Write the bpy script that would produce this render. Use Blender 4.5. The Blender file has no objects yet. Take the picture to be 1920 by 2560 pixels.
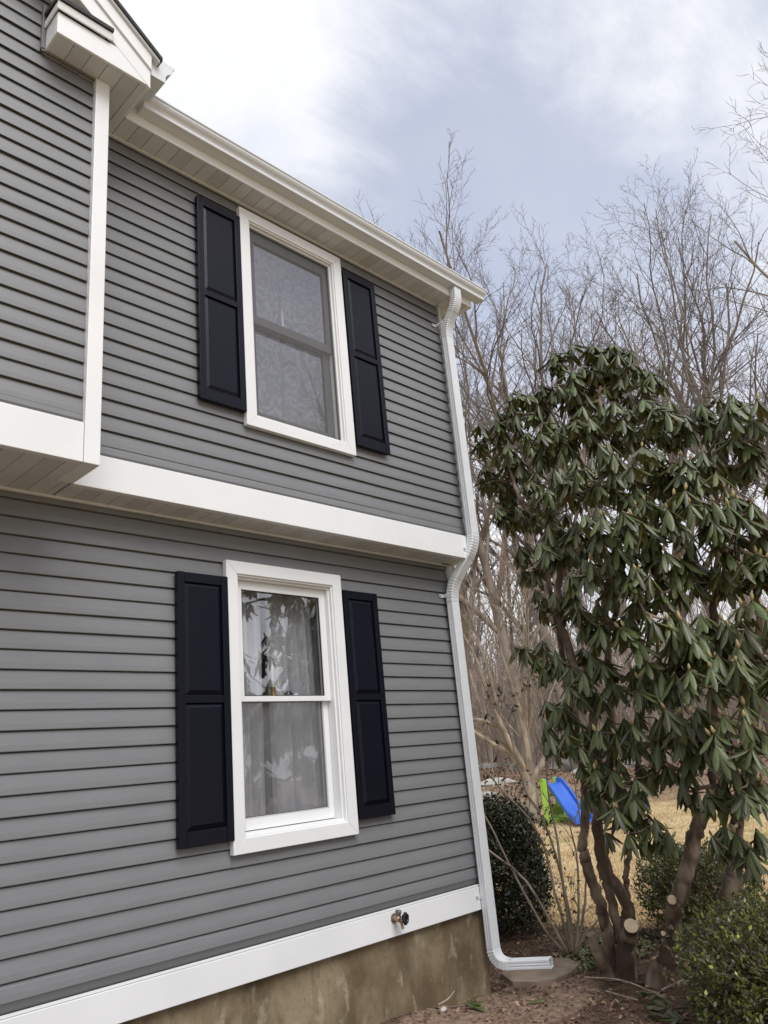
import bpy, math, random
import numpy as np
from mathutils import Vector, Matrix

# ---------------------------------------------------------------- camera, sky, sun, exposure
# World axes: X along the house front (away from the viewer), Y into the house, Z up.  Heights are
# measured from eye level, so the soil by the house is at about z = -1.65.
scene = bpy.context.scene
C = scene.collection
YAW, PITCH, ROLL = math.radians(43.09818), math.radians(17.94272), math.radians(-5.32419)
cam_data = bpy.data.cameras.new('camera')
cam = bpy.data.objects.new('camera', cam_data); C.objects.link(cam); scene.camera = cam
cam_data.sensor_fit = 'VERTICAL'; cam_data.sensor_height = 36.0
cam_data.lens = 36.0 * 1947.9 / 2560.0
cam_data.clip_start = 0.05; cam_data.clip_end = 3000
_f = Vector((math.cos(PITCH) * math.cos(YAW), math.cos(PITCH) * math.sin(YAW), math.sin(PITCH)))
_r = Vector((math.sin(YAW), -math.cos(YAW), 0)); _u = _r.cross(_f)
_r2 = math.cos(ROLL) * _r + math.sin(ROLL) * _u; _u2 = -math.sin(ROLL) * _r + math.cos(ROLL) * _u
cam.matrix_world = Matrix(((_r2.x, _u2.x, -_f.x, 0), (_r2.y, _u2.y, -_f.y, 0), (_r2.z, _u2.z, -_f.z, 0), (0, 0, 0, 1)))

SUN_EL, SUN_AZ = math.radians(52), math.radians(-105)      # azimuth of the sun, from +X towards +Y
world = bpy.data.worlds.new('World'); scene.world = world; world.use_nodes = True
def build_world():
    nt = world.node_tree; N = nt.nodes; L = nt.links; N.clear()
    out = N.new('ShaderNodeOutputWorld'); bg = N.new('ShaderNodeBackground')
    bg.inputs['Strength'].default_value = 0.12
    sky = N.new('ShaderNodeTexSky'); sky.sky_type = 'NISHITA'; sky.sun_disc = False
    sky.sun_elevation = SUN_EL; sky.sun_rotation = math.pi / 2 - SUN_AZ
    sky.air_density = 1.0; sky.dust_density = 2.0; sky.ozone_density = 1.0
    tc = N.new('ShaderNodeTexCoord'); sep = N.new('ShaderNodeSeparateXYZ'); L.new(tc.outputs['Generated'], sep.inputs[0])
    def m(op, a, b=None, c=None):
        n = N.new('ShaderNodeMath'); n.operation = op
        for k, v in enumerate((a, b, c)):
            if v is None: continue
            if isinstance(v, (int, float)): n.inputs[k].default_value = v
            else: L.new(v, n.inputs[k])
        return n.outputs[0]
    zz = m('ADD', m('MAXIMUM', sep.outputs['Z'], 0.0), 0.32)
    cmb = N.new('ShaderNodeCombineXYZ')
    L.new(m('DIVIDE', sep.outputs['X'], zz), cmb.inputs[0]); L.new(m('DIVIDE', sep.outputs['Y'], zz), cmb.inputs[1])
    def noise(scale, detail, rough, off, dist=0.0, sx=1.0, rot=0.0):
        mp = N.new('ShaderNodeMapping'); mp.inputs['Location'].default_value = off
        mp.inputs['Rotation'].default_value = (0, 0, rot); mp.inputs['Scale'].default_value = (sx, 1, 1)
        L.new(cmb.outputs[0], mp.inputs[0])
        n = N.new('ShaderNodeTexNoise'); n.inputs['Scale'].default_value = scale; n.inputs['Detail'].default_value = detail
        n.inputs['Roughness'].default_value = rough; n.inputs['Distortion'].default_value = dist
        L.new(mp.outputs[0], n.inputs['Vector']); return n.outputs['Fac']
    def ramp(v, a, b, lo=0.0, hi=1.0):
        n = N.new('ShaderNodeMapRange'); n.interpolation_type = 'SMOOTHSTEP'
        for k, q in zip(('From Min', 'From Max', 'To Min', 'To Max'), (a, b, lo, hi)): n.inputs[k].default_value = q
        L.new(v, n.inputs['Value']); return n.outputs[0]
    big = noise(0.95, 3, 0.5, CLOUD_OFF, 0.3, 0.8, 0.35)
    fine = noise(2.6, 9, 0.62, (3.1, 1.7, 0), 0.4, 0.62, 0.5)
    mask = ramp(m('ADD', m('MULTIPLY', big, 0.54), m('MULTIPLY', fine, 0.46)), 0.425, 0.565, 0.42, 1.0)
    # towards the horizon the veil of cloud is unbroken
    hz = ramp(sep.outputs['Z'], 0.25, 0.55, 1.0, 0.0)
    mask = m('MINIMUM', m('ADD', mask, m('MULTIPLY', hz, 0.6)), 1.0)
    body = noise(1.9, 6, 0.6, (7.3, 2.2, 0), 0.2)
    cc = N.new('ShaderNodeMix'); cc.data_type = 'RGBA'; L.new(ramp(body, 0.35, 0.65), cc.inputs['Factor'])
    cc.inputs['A'].default_value = (3.9, 4.05, 4.5, 1); cc.inputs['B'].default_value = (4.9, 4.95, 5.05, 1)
    tint = N.new('ShaderNodeMix'); tint.data_type = 'RGBA'; tint.blend_type = 'MULTIPLY'; tint.inputs['Factor'].default_value = 1
    L.new(sky.outputs[0], tint.inputs['A']); tint.inputs['B'].default_value = SKY_TINT
    mx = N.new('ShaderNodeMix'); mx.data_type = 'RGBA'
    L.new(mask, mx.inputs['Factor']); L.new(tint.outputs['Result'], mx.inputs['A']); L.new(cc.outputs['Result'], mx.inputs['B'])
    L.new(mx.outputs['Result'], bg.inputs['Color']); L.new(bg.outputs[0], out.inputs[0])
CLOUD_OFF = (4.4, -1.2, 0.0)
SKY_TINT = (1.25, 1.05, 1.0, 1)
build_world()
sun_data = bpy.data.lights.new('sun', 'SUN'); sun_data.energy = 1.5; sun_data.angle = math.radians(40); sun_data.color = (1.0, 0.99, 0.98)
sun = bpy.data.objects.new('sun', sun_data); C.objects.link(sun)
_sd = Vector((math.cos(SUN_EL) * math.cos(SUN_AZ), math.cos(SUN_EL) * math.sin(SUN_AZ), math.sin(SUN_EL)))
sun.rotation_euler = _sd.to_track_quat('Z', 'Y').to_euler(); sun.location = _sd * 60
scene.view_settings.view_transform = 'Standard'; scene.view_settings.look = 'None'
scene.view_settings.exposure = 0.84; scene.view_settings.gamma = 1.0; scene.view_settings.use_curve_mapping = False
scene.render.engine = 'CYCLES'
scene.cycles.max_bounces = 8; scene.cycles.transparent_max_bounces = 24

# ---------------------------------------------------------------- materials
def mat(name, color, rough=0.6, color2=None, nscale=8.0, nstretch=(1, 1, 1), bump=0.0, bscale=None, bstretch=None,
        spec=0.5, metallic=0.0, island=0.0, under=None, ramp=(0.35, 0.65), wave=None, sheen=None):
    m = bpy.data.materials.new(name); m.use_nodes = True
    nt = m.node_tree; N = nt.nodes; L = nt.links
    b = N['Principled BSDF']; b.inputs['Roughness'].default_value = rough; b.inputs['Metallic'].default_value = metallic
    b.inputs['Specular IOR Level'].default_value = spec
    b.inputs['Base Color'].default_value = (*color, 1)
    tc = N.new('ShaderNodeTexCoord')
    def noise(scale, stretch, detail=6):
        mp = N.new('ShaderNodeMapping'); mp.inputs['Scale'].default_value = stretch; L.new(tc.outputs['Object'], mp.inputs[0])
        n = N.new('ShaderNodeTexNoise'); n.inputs['Scale'].default_value = scale; n.inputs['Detail'].default_value = detail
        L.new(mp.outputs[0], n.inputs['Vector']); return n.outputs['Fac']
    col = None
    if color2 is not None:
        r = N.new('ShaderNodeMapRange'); r.inputs['From Min'].default_value = ramp[0]; r.inputs['From Max'].default_value = ramp[1]
        L.new(noise(nscale, nstretch), r.inputs['Value'])
        mx = N.new('ShaderNodeMix'); mx.data_type = 'RGBA'; L.new(r.outputs[0], mx.inputs['Factor'])
        mx.inputs['A'].default_value = (*color, 1); mx.inputs['B'].default_value = (*color2, 1); col = mx.outputs['Result']
    if island:
        g = N.new('ShaderNodeNewGeometry'); oi = N.new('ShaderNodeObjectInfo')
        ad = N.new('ShaderNodeMath'); ad.operation = 'ADD'; L.new(g.outputs['Random Per Island'], ad.inputs[0]); L.new(oi.outputs['Random'], ad.inputs[1])
        fr = N.new('ShaderNodeMath'); fr.operation = 'FRACT'; L.new(ad.outputs[0], fr.inputs[0])
        r = N.new('ShaderNodeMapRange'); r.inputs['To Min'].default_value = 1 - island; r.inputs['To Max'].default_value = 1 + island
        L.new(fr.outputs[0], r.inputs['Value'])
        hs = N.new('ShaderNodeHueSaturation'); L.new(r.outputs[0], hs.inputs['Value'])
        r2 = N.new('ShaderNodeMapRange'); r2.inputs['To Min'].default_value = 0.5 - 0.09 * island; r2.inputs['To Max'].default_value = 0.5 + 0.03 * island
        L.new(fr.outputs[0], r2.inputs['Value']); L.new(r2.outputs[0], hs.inputs['Hue'])
        if col is None: hs.inputs['Color'].default_value = (*color, 1)
        else: L.new(col, hs.inputs['Color'])
        col = hs.outputs['Color']
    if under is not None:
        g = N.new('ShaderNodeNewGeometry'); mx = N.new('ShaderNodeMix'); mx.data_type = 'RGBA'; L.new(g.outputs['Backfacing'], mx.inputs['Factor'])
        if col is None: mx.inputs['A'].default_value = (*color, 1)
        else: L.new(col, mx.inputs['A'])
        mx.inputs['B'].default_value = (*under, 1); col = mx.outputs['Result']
    if col is not None: L.new(col, b.inputs['Base Color'])
    if bump:
        bp = N.new('ShaderNodeBump'); bp.inputs['Strength'].default_value = bump; bp.inputs['Distance'].default_value = 0.01
        L.new(noise(bscale or nscale, bstretch or nstretch, 8), bp.inputs['Height']); L.new(bp.outputs[0], b.inputs['Normal'])
    return m

M = {}
M['siding'] = mat('grey_vinyl', (0.178, 0.182, 0.189), 0.42, (0.165, 0.169, 0.176), 4, (1, 1, 5), 0.05, 22, (0.5, 1, 9))
M['white'] = mat('white_trim', (0.75, 0.76, 0.765), 0.38, (0.71, 0.72, 0.725), 2.2, bump=0.03, bscale=30)
M['white_dirty'] = mat('weathered_white_sill', (0.76, 0.745, 0.71), 0.5, (0.50, 0.44, 0.37), 22, (1, 1, 1), ramp=(0.56, 0.74))
M['soffit'] = mat('white_vinyl_soffit', (0.63, 0.65, 0.67), 0.45, (0.58, 0.60, 0.62), 3)
M['gutter'] = mat('white_aluminium', (0.66, 0.68, 0.70), 0.36, (0.61, 0.63, 0.65), 3, (0.4, 2, 2))
M['shutter'] = mat('navy_shutter_vinyl', (0.0035, 0.0042, 0.010), 0.32, bump=0.22, bscale=26, bstretch=(7, 1, 0.7), spec=0.20)
M['shingle'] = mat('dark_shingle', (0.03, 0.03, 0.032), 0.9, (0.055, 0.053, 0.05), 60, bump=0.5)
M['grey_trim'] = mat('grey_vinyl_trim', (0.135, 0.137, 0.142), 0.45)
M['grey_sash'] = mat('screened_grey_frame', (0.065, 0.067, 0.068), 0.5)
M['brass'] = mat('brass', (0.55, 0.32, 0.08), 0.22, metallic=1.0)
M['black'] = mat('black_plastic', (0.012, 0.012, 0.013), 0.4)
M['candle'] = mat('candle_white', (0.8, 0.8, 0.8), 0.5)
M['metal_grey'] = mat('dull_grey_metal', (0.16, 0.165, 0.175), 0.42, (0.25, 0.22, 0.19), 50, metallic=0.7)
M['bronze'] = mat('weathered_bronze', (0.30, 0.22, 0.16), 0.4, (0.42, 0.33, 0.25), 60, metallic=0.8)
M['room'] = mat('dim_room_paint', (0.35, 0.34, 0.32), 0.9)
M['bark'] = mat('grey_brown_bark', (0.16, 0.125, 0.095), 0.9, (0.30, 0.255, 0.205), 5, (1, 1, 0.35), 0.6, 14, (1, 1, 0.3))
M['twig'] = mat('brown_twig', (0.145, 0.12, 0.105), 0.9, (0.235, 0.20, 0.175), 1.5)
M['far_bark'] = mat('far_woods_bark', (0.25, 0.195, 0.15), 0.95, (0.42, 0.355, 0.29), 0.8, island=0.3)
M['yard_bark'] = mat('smooth_pale_bark', (0.19, 0.15, 0.11), 0.85, (0.41, 0.345, 0.265), 9, (1, 1, 0.35), 0.8, 18)
M['rhodo_bark'] = mat('flaking_brown_bark', (0.085, 0.055, 0.037), 0.9, (0.36, 0.285, 0.21), 7, (1, 1, 0.45), 1.0, 22, (1, 1, 0.3), ramp=(0.44, 0.66))
M['cut_wood'] = mat('fresh_cut_wood', (0.78, 0.64, 0.46), 0.8, (0.66, 0.50, 0.33), 40)
M['rhodo_leaf'] = mat('leathery_dark_leaf', (0.050, 0.066, 0.021), 0.40, (0.082, 0.102, 0.036), 14, island=0.5, under=(0.15, 0.145, 0.042), spec=0.45)
M['bud'] = mat('tan_flower_bud', (0.40, 0.31, 0.15), 0.6, (0.28, 0.26, 0.10), 30, island=0.3)
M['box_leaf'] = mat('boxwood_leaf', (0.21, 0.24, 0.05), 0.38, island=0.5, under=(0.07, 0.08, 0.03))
M['holly_leaf'] = mat('dark_holly_leaf', (0.018, 0.03, 0.014), 0.35, island=0.45, under=(0.035, 0.045, 0.02))
M['dead_leaf'] = mat('dead_brown_leaf', (0.29, 0.185, 0.115), 0.85, island=0.32)
M['straw'] = mat('dormant_grass', (0.55, 0.42, 0.22), 0.9, island=0.4)
M['chip'] = mat('wood_chip', (0.16, 0.10, 0.065), 0.9, island=0.7)
M['stone'] = mat('grey_stone', (0.26, 0.245, 0.22), 0.9, (0.40, 0.375, 0.34), 6, bump=0.5, bscale=12)
M['pale_stone'] = mat('pale_stone', (0.52, 0.49, 0.44), 0.85, (0.36, 0.335, 0.3), 6, bump=0.4, bscale=12)
M['slab'] = mat('flagstone', (0.27, 0.205, 0.15), 0.85, (0.17, 0.125, 0.09), 7, bump=0.4, bscale=25)
M['green_plastic'] = mat('lime_green_plastic', (0.30, 0.52, 0.05), 0.4, (0.36, 0.57, 0.10), 3)
M['blue_plastic'] = mat('blue_plastic', (0.03, 0.12, 0.55), 0.35, (0.05, 0.16, 0.60), 3)
M['weed'] = mat('low_green_weed', (0.12, 0.135, 0.05), 0.7, island=0.5)
M['seed_head'] = mat('dry_seed_head', (0.06, 0.035, 0.028), 0.9)

def foundation_mat():
    m = bpy.data.materials.new('stained_concrete'); m.use_nodes = True; nt = m.node_tree; N = nt.nodes; L = nt.links
    b = N['Principled BSDF']; b.inputs['Roughness'].default_value = 0.9
    tc = N.new('ShaderNodeTexCoord')
    def noise(scale, st, detail=8, rough=0.6):
        mp = N.new('ShaderNodeMapping'); mp.inputs['Scale'].default_value = st; L.new(tc.outputs['Object'], mp.inputs[0])
        n = N.new('ShaderNodeTexNoise'); n.inputs['Scale'].default_value = scale; n.inputs['Detail'].default_value = detail; n.inputs['Roughness'].default_value = rough
        L.new(mp.outputs[0], n.inputs['Vector']); return n.outputs['Fac']
    def mix(f, a, bb, lo, hi):
        r = N.new('ShaderNodeMapRange'); r.inputs['From Min'].default_value = lo; r.inputs['From Max'].default_value = hi; L.new(f, r.inputs['Value'])
        x = N.new('ShaderNodeMix'); x.data_type = 'RGBA'; L.new(r.outputs[0], x.inputs['Factor'])
        for key, v in (('A', a), ('B', bb)):
            if isinstance(v, tuple): x.inputs[key].default_value = (*v, 1)
            else: L.new(v, x.inputs[key])
        return x.outputs['Result']
    base = mix(noise(2.2, (1, 1, 0.8)), (0.105, 0.070, 0.036), (0.26, 0.21, 0.13), 0.38, 0.62)
    streak = mix(noise(6, (1.2, 1, 0.5)), base, (0.105, 0.078, 0.045), 0.50, 0.68)
    pale = mix(noise(8, (1.1, 1, 0.65)), streak, (0.40, 0.345, 0.25), 0.57, 0.74)
    speck = mix(noise(60, (1, 1, 1), 3), pale, (0.10, 0.08, 0.055), 0.62, 0.72)
    L.new(speck, b.inputs['Base Color'])
    bp = N.new('ShaderNodeBump'); bp.inputs['Strength'].default_value = 0.5; bp.inputs['Distance'].default_value = 0.01
    L.new(noise(18, (1, 1, 1)), bp.inputs['Height']); L.new(bp.outputs[0], b.inputs['Normal'])
    return m
M['foundation'] = foundation_mat()

def soffit_vent_mat():
    m = mat('vented_vinyl_soffit', (0.61, 0.63, 0.65), 0.45); nt = m.node_tree; N = nt.nodes; L = nt.links
    tc = N.new('ShaderNodeTexCoord'); v = N.new('ShaderNodeTexVoronoi'); v.inputs['Scale'].default_value = 110; v.inputs['Randomness'].default_value = 0.0
    mp = N.new('ShaderNodeMapping'); mp.inputs['Scale'].default_value = (1, 1, 0); L.new(tc.outputs['Object'], mp.inputs[0]); L.new(mp.outputs[0], v.inputs['Vector'])
    r = N.new('ShaderNodeMapRange'); r.inputs['From Min'].default_value = 0.22; r.inputs['From Max'].default_value = 0.36; L.new(v.outputs['Distance'], r.inputs['Value'])
    x = N.new('ShaderNodeMix'); x.data_type = 'RGBA'; L.new(r.outputs[0], x.inputs['Factor'])
    x.inputs['A'].default_value = (0.36, 0.36, 0.355, 1); x.inputs['B'].default_value = (0.61, 0.63, 0.65, 1)
    L.new(x.outputs['Result'], N['Principled BSDF'].inputs['Base Color'])
    return m
M['vent'] = soffit_vent_mat()

def glass_mat():
    m = bpy.data.materials.new('window_glass'); m.use_nodes = True; nt = m.node_tree; N = nt.nodes; L = nt.links; N.clear()
    o = N.new('ShaderNodeOutputMaterial'); t = N.new('ShaderNodeBsdfTransparent'); g = N.new('ShaderNodeBsdfGlossy'); g.inputs['Roughness'].default_value = 0.0
    t.inputs['Color'].default_value = (0.955, 0.96, 0.965, 1)
    f = N.new('ShaderNodeLayerWeight'); f.inputs['Blend'].default_value = 0.5      # facing is 1 - cos(angle), the same on both faces
    pw = N.new('ShaderNodeMath'); pw.operation = 'POWER'; pw.inputs[1].default_value = 4.0; L.new(f.outputs['Facing'], pw.inputs[0])
    k = N.new('ShaderNodeMath'); k.operation = 'MULTIPLY_ADD'; k.inputs[1].default_value = 0.9; k.inputs[2].default_value = 0.20; L.new(pw.outputs[0], k.inputs[0])
    tc = N.new('ShaderNodeTexCoord'); n = N.new('ShaderNodeTexNoise'); n.inputs['Scale'].default_value = 2.2; n.inputs['Detail'].default_value = 2; L.new(tc.outputs['Object'], n.inputs['Vector'])
    bp = N.new('ShaderNodeBump'); bp.inputs['Strength'].default_value = 0.012; bp.inputs['Distance'].default_value = 0.02; L.new(n.outputs['Fac'], bp.inputs['Height']); L.new(bp.outputs[0], g.inputs['Normal'])
    x = N.new('ShaderNodeMixShader'); L.new(k.outputs[0], x.inputs[0]); L.new(t.outputs[0], x.inputs[1]); L.new(g.outputs[0], x.inputs[2]); L.new(x.outputs[0], o.inputs[0])
    return m
M['glass'] = glass_mat()

def screen_mat(name, dens):
    m = bpy.data.materials.new(name); m.use_nodes = True; nt = m.node_tree; N = nt.nodes; L = nt.links; N.clear()
    o = N.new('ShaderNodeOutputMaterial'); t = N.new('ShaderNodeBsdfTransparent'); d = N.new('ShaderNodeBsdfDiffuse')
    d.inputs['Color'].default_value = (0.32, 0.32, 0.33, 1)
    x = N.new('ShaderNodeMixShader'); x.inputs[0].default_value = dens; L.new(t.outputs[0], x.inputs[1]); L.new(d.outputs[0], x.inputs[2]); L.new(x.outputs[0], o.inputs[0])
    return m
M['screen'] = screen_mat('insect_mesh', 0.145); M['half_screen'] = screen_mat('half_screen_mesh', 0.16)

def curtain_mat(name='sheer_ribbed_cloth', moire=False):
    m = bpy.data.materials.new(name); m.use_nodes = True; nt = m.node_tree; N = nt.nodes; L = nt.links; N.clear()
    o = N.new('ShaderNodeOutputMaterial'); t = N.new('ShaderNodeBsdfTransparent'); d = N.new('ShaderNodeBsdfDiffuse'); tl = N.new('ShaderNodeBsdfTranslucent')
    d.inputs['Color'].default_value = (0.88, 0.89, 0.92, 1); tl.inputs['Color'].default_value = (0.7, 0.71, 0.74, 1)
    tc = N.new('ShaderNodeTexCoord'); w = N.new('ShaderNodeTexWave'); w.wave_type = 'BANDS'; w.bands_direction = 'Z'; w.inputs['Scale'].default_value = 28; w.inputs['Distortion'].default_value = 0.3
    L.new(tc.outputs['Object'], w.inputs['Vector'])
    r = N.new('ShaderNodeMapRange'); r.inputs['To Min'].default_value = 0.80; r.inputs['To Max'].default_value = 0.97; L.new(w.outputs['Fac'], r.inputs['Value'])
    if moire:      # optical moire of screen over curtain ribs, painted into the cloth colour
        w2 = N.new('ShaderNodeTexWave'); w2.wave_type = 'BANDS'; w2.bands_direction = 'DIAGONAL'; w2.inputs['Scale'].default_value = 4.0
        w2.inputs['Distortion'].default_value = 20.0; w2.inputs['Detail'].default_value = 3.0; w2.inputs['Detail Scale'].default_value = 1.4; L.new(tc.outputs['Object'], w2.inputs['Vector'])
        cr = N.new('ShaderNodeMix'); cr.data_type = 'RGBA'; L.new(w2.outputs['Fac'], cr.inputs['Factor']); cr.inputs['A'].default_value = (0.05, 0.05, 0.058, 1); cr.inputs['B'].default_value = (0.38, 0.38, 0.41, 1)
        L.new(cr.outputs['Result'], d.inputs['Color'])
    a = N.new('ShaderNodeMixShader'); a.inputs[0].default_value = 0.3; L.new(d.outputs[0], a.inputs[1]); L.new(tl.outputs[0], a.inputs[2])
    x = N.new('ShaderNodeMixShader'); L.new(r.outputs[0], x.inputs[0]); L.new(t.outputs[0], x.inputs[1]); L.new(a.outputs[0], x.inputs[2]); L.new(x.outputs[0], o.inputs[0])
    return m
M['curtain'] = curtain_mat(); M['moire_curtain'] = curtain_mat('moire_painted_cloth', True)

def ground_mat():
    m = bpy.data.materials.new('soil_lawn_and_leaf_litter'); m.use_nodes = True; nt = m.node_tree; N = nt.nodes; L = nt.links
    b = N['Principled BSDF']; b.inputs['Roughness'].default_value = 0.95; b.inputs['Specular IOR Level'].default_value = 0.2
    tc = N.new('ShaderNodeTexCoord')
    def noise(scale, detail=8, rough=0.6, off=0.0):
        mp = N.new('ShaderNodeMapping'); mp.inputs['Location'].default_value = (off, off, 0); L.new(tc.outputs['Object'], mp.inputs[0])
        n = N.new('ShaderNodeTexNoise'); n.inputs['Scale'].default_value = scale; n.inputs['Detail'].default_value = detail; n.inputs['Roughness'].default_value = rough
        L.new(mp.outputs[0], n.inputs['Vector']); return n.outputs['Fac']
    def rng(v, lo, hi):
        r = N.new('ShaderNodeMapRange'); r.interpolation_type = 'SMOOTHSTEP'; r.inputs['From Min'].default_value = lo; r.inputs['From Max'].default_value = hi; L.new(v, r.inputs['Value']); return r.outputs[0]
    def mix(f, a, bb):
        x = N.new('ShaderNodeMix'); x.data_type = 'RGBA'; L.new(f, x.inputs['Factor'])
        for key, v in (('A', a), ('B', bb)):
            if isinstance(v, tuple): x.inputs[key].default_value = (*v, 1)
            else: L.new(v, x.inputs[key])
        return x.outputs['Result']
    def add(a, bb, k):
        n = N.new('ShaderNodeMath'); n.operation = 'MULTIPLY_ADD'; L.new(bb, n.inputs[0]); n.inputs[1].default_value = k; L.new(a, n.inputs[2]); return n.outputs[0]
    def attr(nm):
        a = N.new('ShaderNodeAttribute'); a.attribute_name = nm; return a.outputs['Fac']
    soil = mix(rng(noise(9), 0.35, 0.68), (0.066, 0.040, 0.026), (0.15, 0.098, 0.066))
    soil = mix(rng(noise(70, 3), 0.60, 0.70), soil, (0.26, 0.18, 0.12))
    path = mix(rng(noise(14), 0.35, 0.65), (0.19, 0.13, 0.09), (0.31, 0.225, 0.165))
    soil = mix(rng(add(attr('path'), noise(3.5, off=4), 0.7), 0.65, 1.0), soil, path)
    lawn = mix(rng(noise(1.3, 6), 0.35, 0.65), (0.44, 0.32, 0.165), (0.62, 0.49, 0.28))
    lawn = mix(rng(noise(26, 4, 0.7), 0.52, 0.70), lawn, (0.30, 0.22, 0.115))
    lawn = mix(rng(noise(0.8, 4, 0.6, 9), 0.58, 0.72), lawn, (0.30, 0.28, 0.10))
    lit = mix(rng(noise(2.5), 0.36, 0.66), (0.17, 0.115, 0.078), (0.31, 0.225, 0.155))
    lit = mix(rng(noise(20, 4, 0.7), 0.55, 0.66), lit, (0.38, 0.24, 0.165))
    col = mix(rng(add(attr('lawn'), noise(5, off=2), 0.6), 0.62, 0.98), soil, lawn)
    col = mix(rng(add(attr('litter'), noise(0.9, off=7), 0.8), 0.68, 1.12), col, lit)
    L.new(col, b.inputs['Base Color'])
    bp = N.new('ShaderNodeBump'); bp.inputs['Strength'].default_value = 0.9; bp.inputs['Distance'].default_value = 0.03
    L.new(add(noise(11), noise(55, 5), 0.5), bp.inputs['Height']); L.new(bp.outputs[0], b.inputs['Normal'])
    return m
M['ground'] = ground_mat()

# ---------------------------------------------------------------- mesh helpers
WORLD = {}          # object name -> world matrix (for parent inverses)
def tag(o, label=None, cat=None, group=None, kind=None):
    if label: o['label'] = label
    if cat: o['category'] = cat
    if group: o['group'] = group
    if kind: o['kind'] = kind
    return o
def link(o, parent=None, mw=None):
    C.objects.link(o); w = mw or Matrix.Identity(4)
    if parent is not None:
        o.parent = parent; o.matrix_parent_inverse = WORLD[parent.name].inverted()
    o.matrix_basis = w; WORLD[o.name] = w
    return o
def empty(name, loc=(0, 0, 0), rotz=0.0, label=None, cat=None, group=None):
    o = bpy.data.objects.new(name, None); o.empty_display_size = 0.2
    link(o, None, Matrix.Translation(loc) @ Matrix.Rotation(rotz, 4, 'Z'))
    return tag(o, label, cat, group)

class MB:
    """Collects polygons; build() links them as one mesh object."""
    def __init__(s): s.v = []; s.f = []; s.mi = []
    def poly(s, pts, mi=0):
        n = len(s.v); s.v += [tuple(p) for p in pts]; s.f.append(tuple(range(n, n + len(pts)))); s.mi.append(mi)
    def box(s, x0, x1, y0, y1, z0, z1, mi=0):
        n = len(s.v); s.v += [(x, y, z) for x in (x0, x1) for y in (y0, y1) for z in (z0, z1)]
        for q in ((0, 1, 3, 2), (4, 6, 7, 5), (0, 4, 5, 1), (2, 3, 7, 6), (0, 2, 6, 4), (1, 5, 7, 3)): s.f.append(tuple(n + k for k in q)); s.mi.append(mi)
        return s
    def prism(s, base, vec, mi=0, caps=True):
        n = len(s.v); k = len(base); s.v += [tuple(p) for p in base] + [tuple(p[i] + vec[i] for i in range(3)) for p in base]
        for i in range(k): j = (i + 1) % k; s.f.append((n + i, n + j, n + k + j, n + k + i)); s.mi.append(mi)
        if caps: s.f.append(tuple(n + i for i in range(k))[::-1]); s.f.append(tuple(n + k + i for i in range(k))); s.mi += [mi, mi]
        return s
    def strip(s, rows, closed=False, mi=0):
        n = len(s.v); k = len(rows[0])
        for r in rows: s.v += [tuple(p) for p in r]
        for a in range(len(rows) - 1):
            for i in range(k if closed else k - 1):
                j = (i + 1) % k; s.f.append((n + a * k + i, n + a * k + j, n + (a + 1) * k + j, n + (a + 1) * k + i)); s.mi.append(mi)
        return s
    def lathe(s, prof, origin, axis=(0, 0, 1), sides=16, mi=0):
        ax = Vector(axis).normalized(); t = ax.orthogonal().normalized(); b = ax.cross(t); o = Vector(origin)
        rows = [[o + ax * h + (t * math.cos(2 * math.pi * i / sides) + b * math.sin(2 * math.pi * i / sides)) * r for i in range(sides)] for r, h in prof]
        s.strip(rows, True, mi); s.poly(rows[-1], mi); s.poly(rows[0][::-1], mi); return s
    def tube(s, pts, rad, sides=8, mi=0, caps=True):
        P = [Vector(p) for p in pts]; rows = []
        ref = None
        for i, p in enumerate(P):
            t = (P[min(i + 1, len(P) - 1)] - P[max(i - 1, 0)]).normalized()
            if ref is None: ref = t.orthogonal().normalized()
            ref = (ref - t * ref.dot(t)).normalized(); b = t.cross(ref)
            r = rad[i] if hasattr(rad, '__len__') else rad
            rows.append([p + (ref * math.cos(2 * math.pi * k / sides) + b * math.sin(2 * math.pi * k / sides)) * r for k in range(sides)])
        s.strip(rows, True, mi)
        if caps: s.poly(rows[-1], mi); s.poly(rows[0][::-1], mi)
        return s
    def mesh(s, name, mats, smooth=False):
        me = bpy.data.meshes.new(name); me.from_pydata(s.v, [], s.f)
        for m in (mats if isinstance(mats, (list, tuple)) else [mats]): me.materials.append(m)
        me.polygons.foreach_set('material_index', s.mi)
        if smooth: me.polygons.foreach_set('use_smooth', [True] * len(s.f))
        me.update(); return me
    def build(s, name, mats, parent=None, smooth=False, bevel=0.0, kind=None, label=None, fixn=True):
        me = s.mesh(name, mats, smooth); o = bpy.data.objects.new(name, me); link(o, parent)
        if fixn:
            import bmesh
            bm = bmesh.new(); bm.from_mesh(me); bmesh.ops.recalc_face_normals(bm, faces=bm.faces); bm.to_mesh(me); bm.free()
        if bevel:
            md = o.modifiers.new('edge', 'BEVEL'); md.width = bevel; md.segments = 2; md.limit_method = 'ANGLE'; md.angle_limit = math.radians(40)
        return tag(o, label, None, None, kind)

def array_mesh(name, verts, faces, material, smooth=False):
    """Mesh straight from numpy arrays; faces is (n, k)."""
    me = bpy.data.meshes.new(name); verts = np.asarray(verts, np.float32).reshape(-1, 3); n, k = faces.shape
    me.vertices.add(len(verts)); me.vertices.foreach_set('co', verts.ravel())
    me.loops.add(n * k); me.loops.foreach_set('vertex_index', np.ascontiguousarray(faces, np.int32).ravel())
    me.polygons.add(n); me.polygons.foreach_set('loop_start', np.arange(0, n * k, k, dtype=np.int32))
    if smooth: me.polygons.foreach_set('use_smooth', np.ones(n, bool))
    me.materials.append(material); me.update(calc_edges=True); me.validate(); return me

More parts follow.
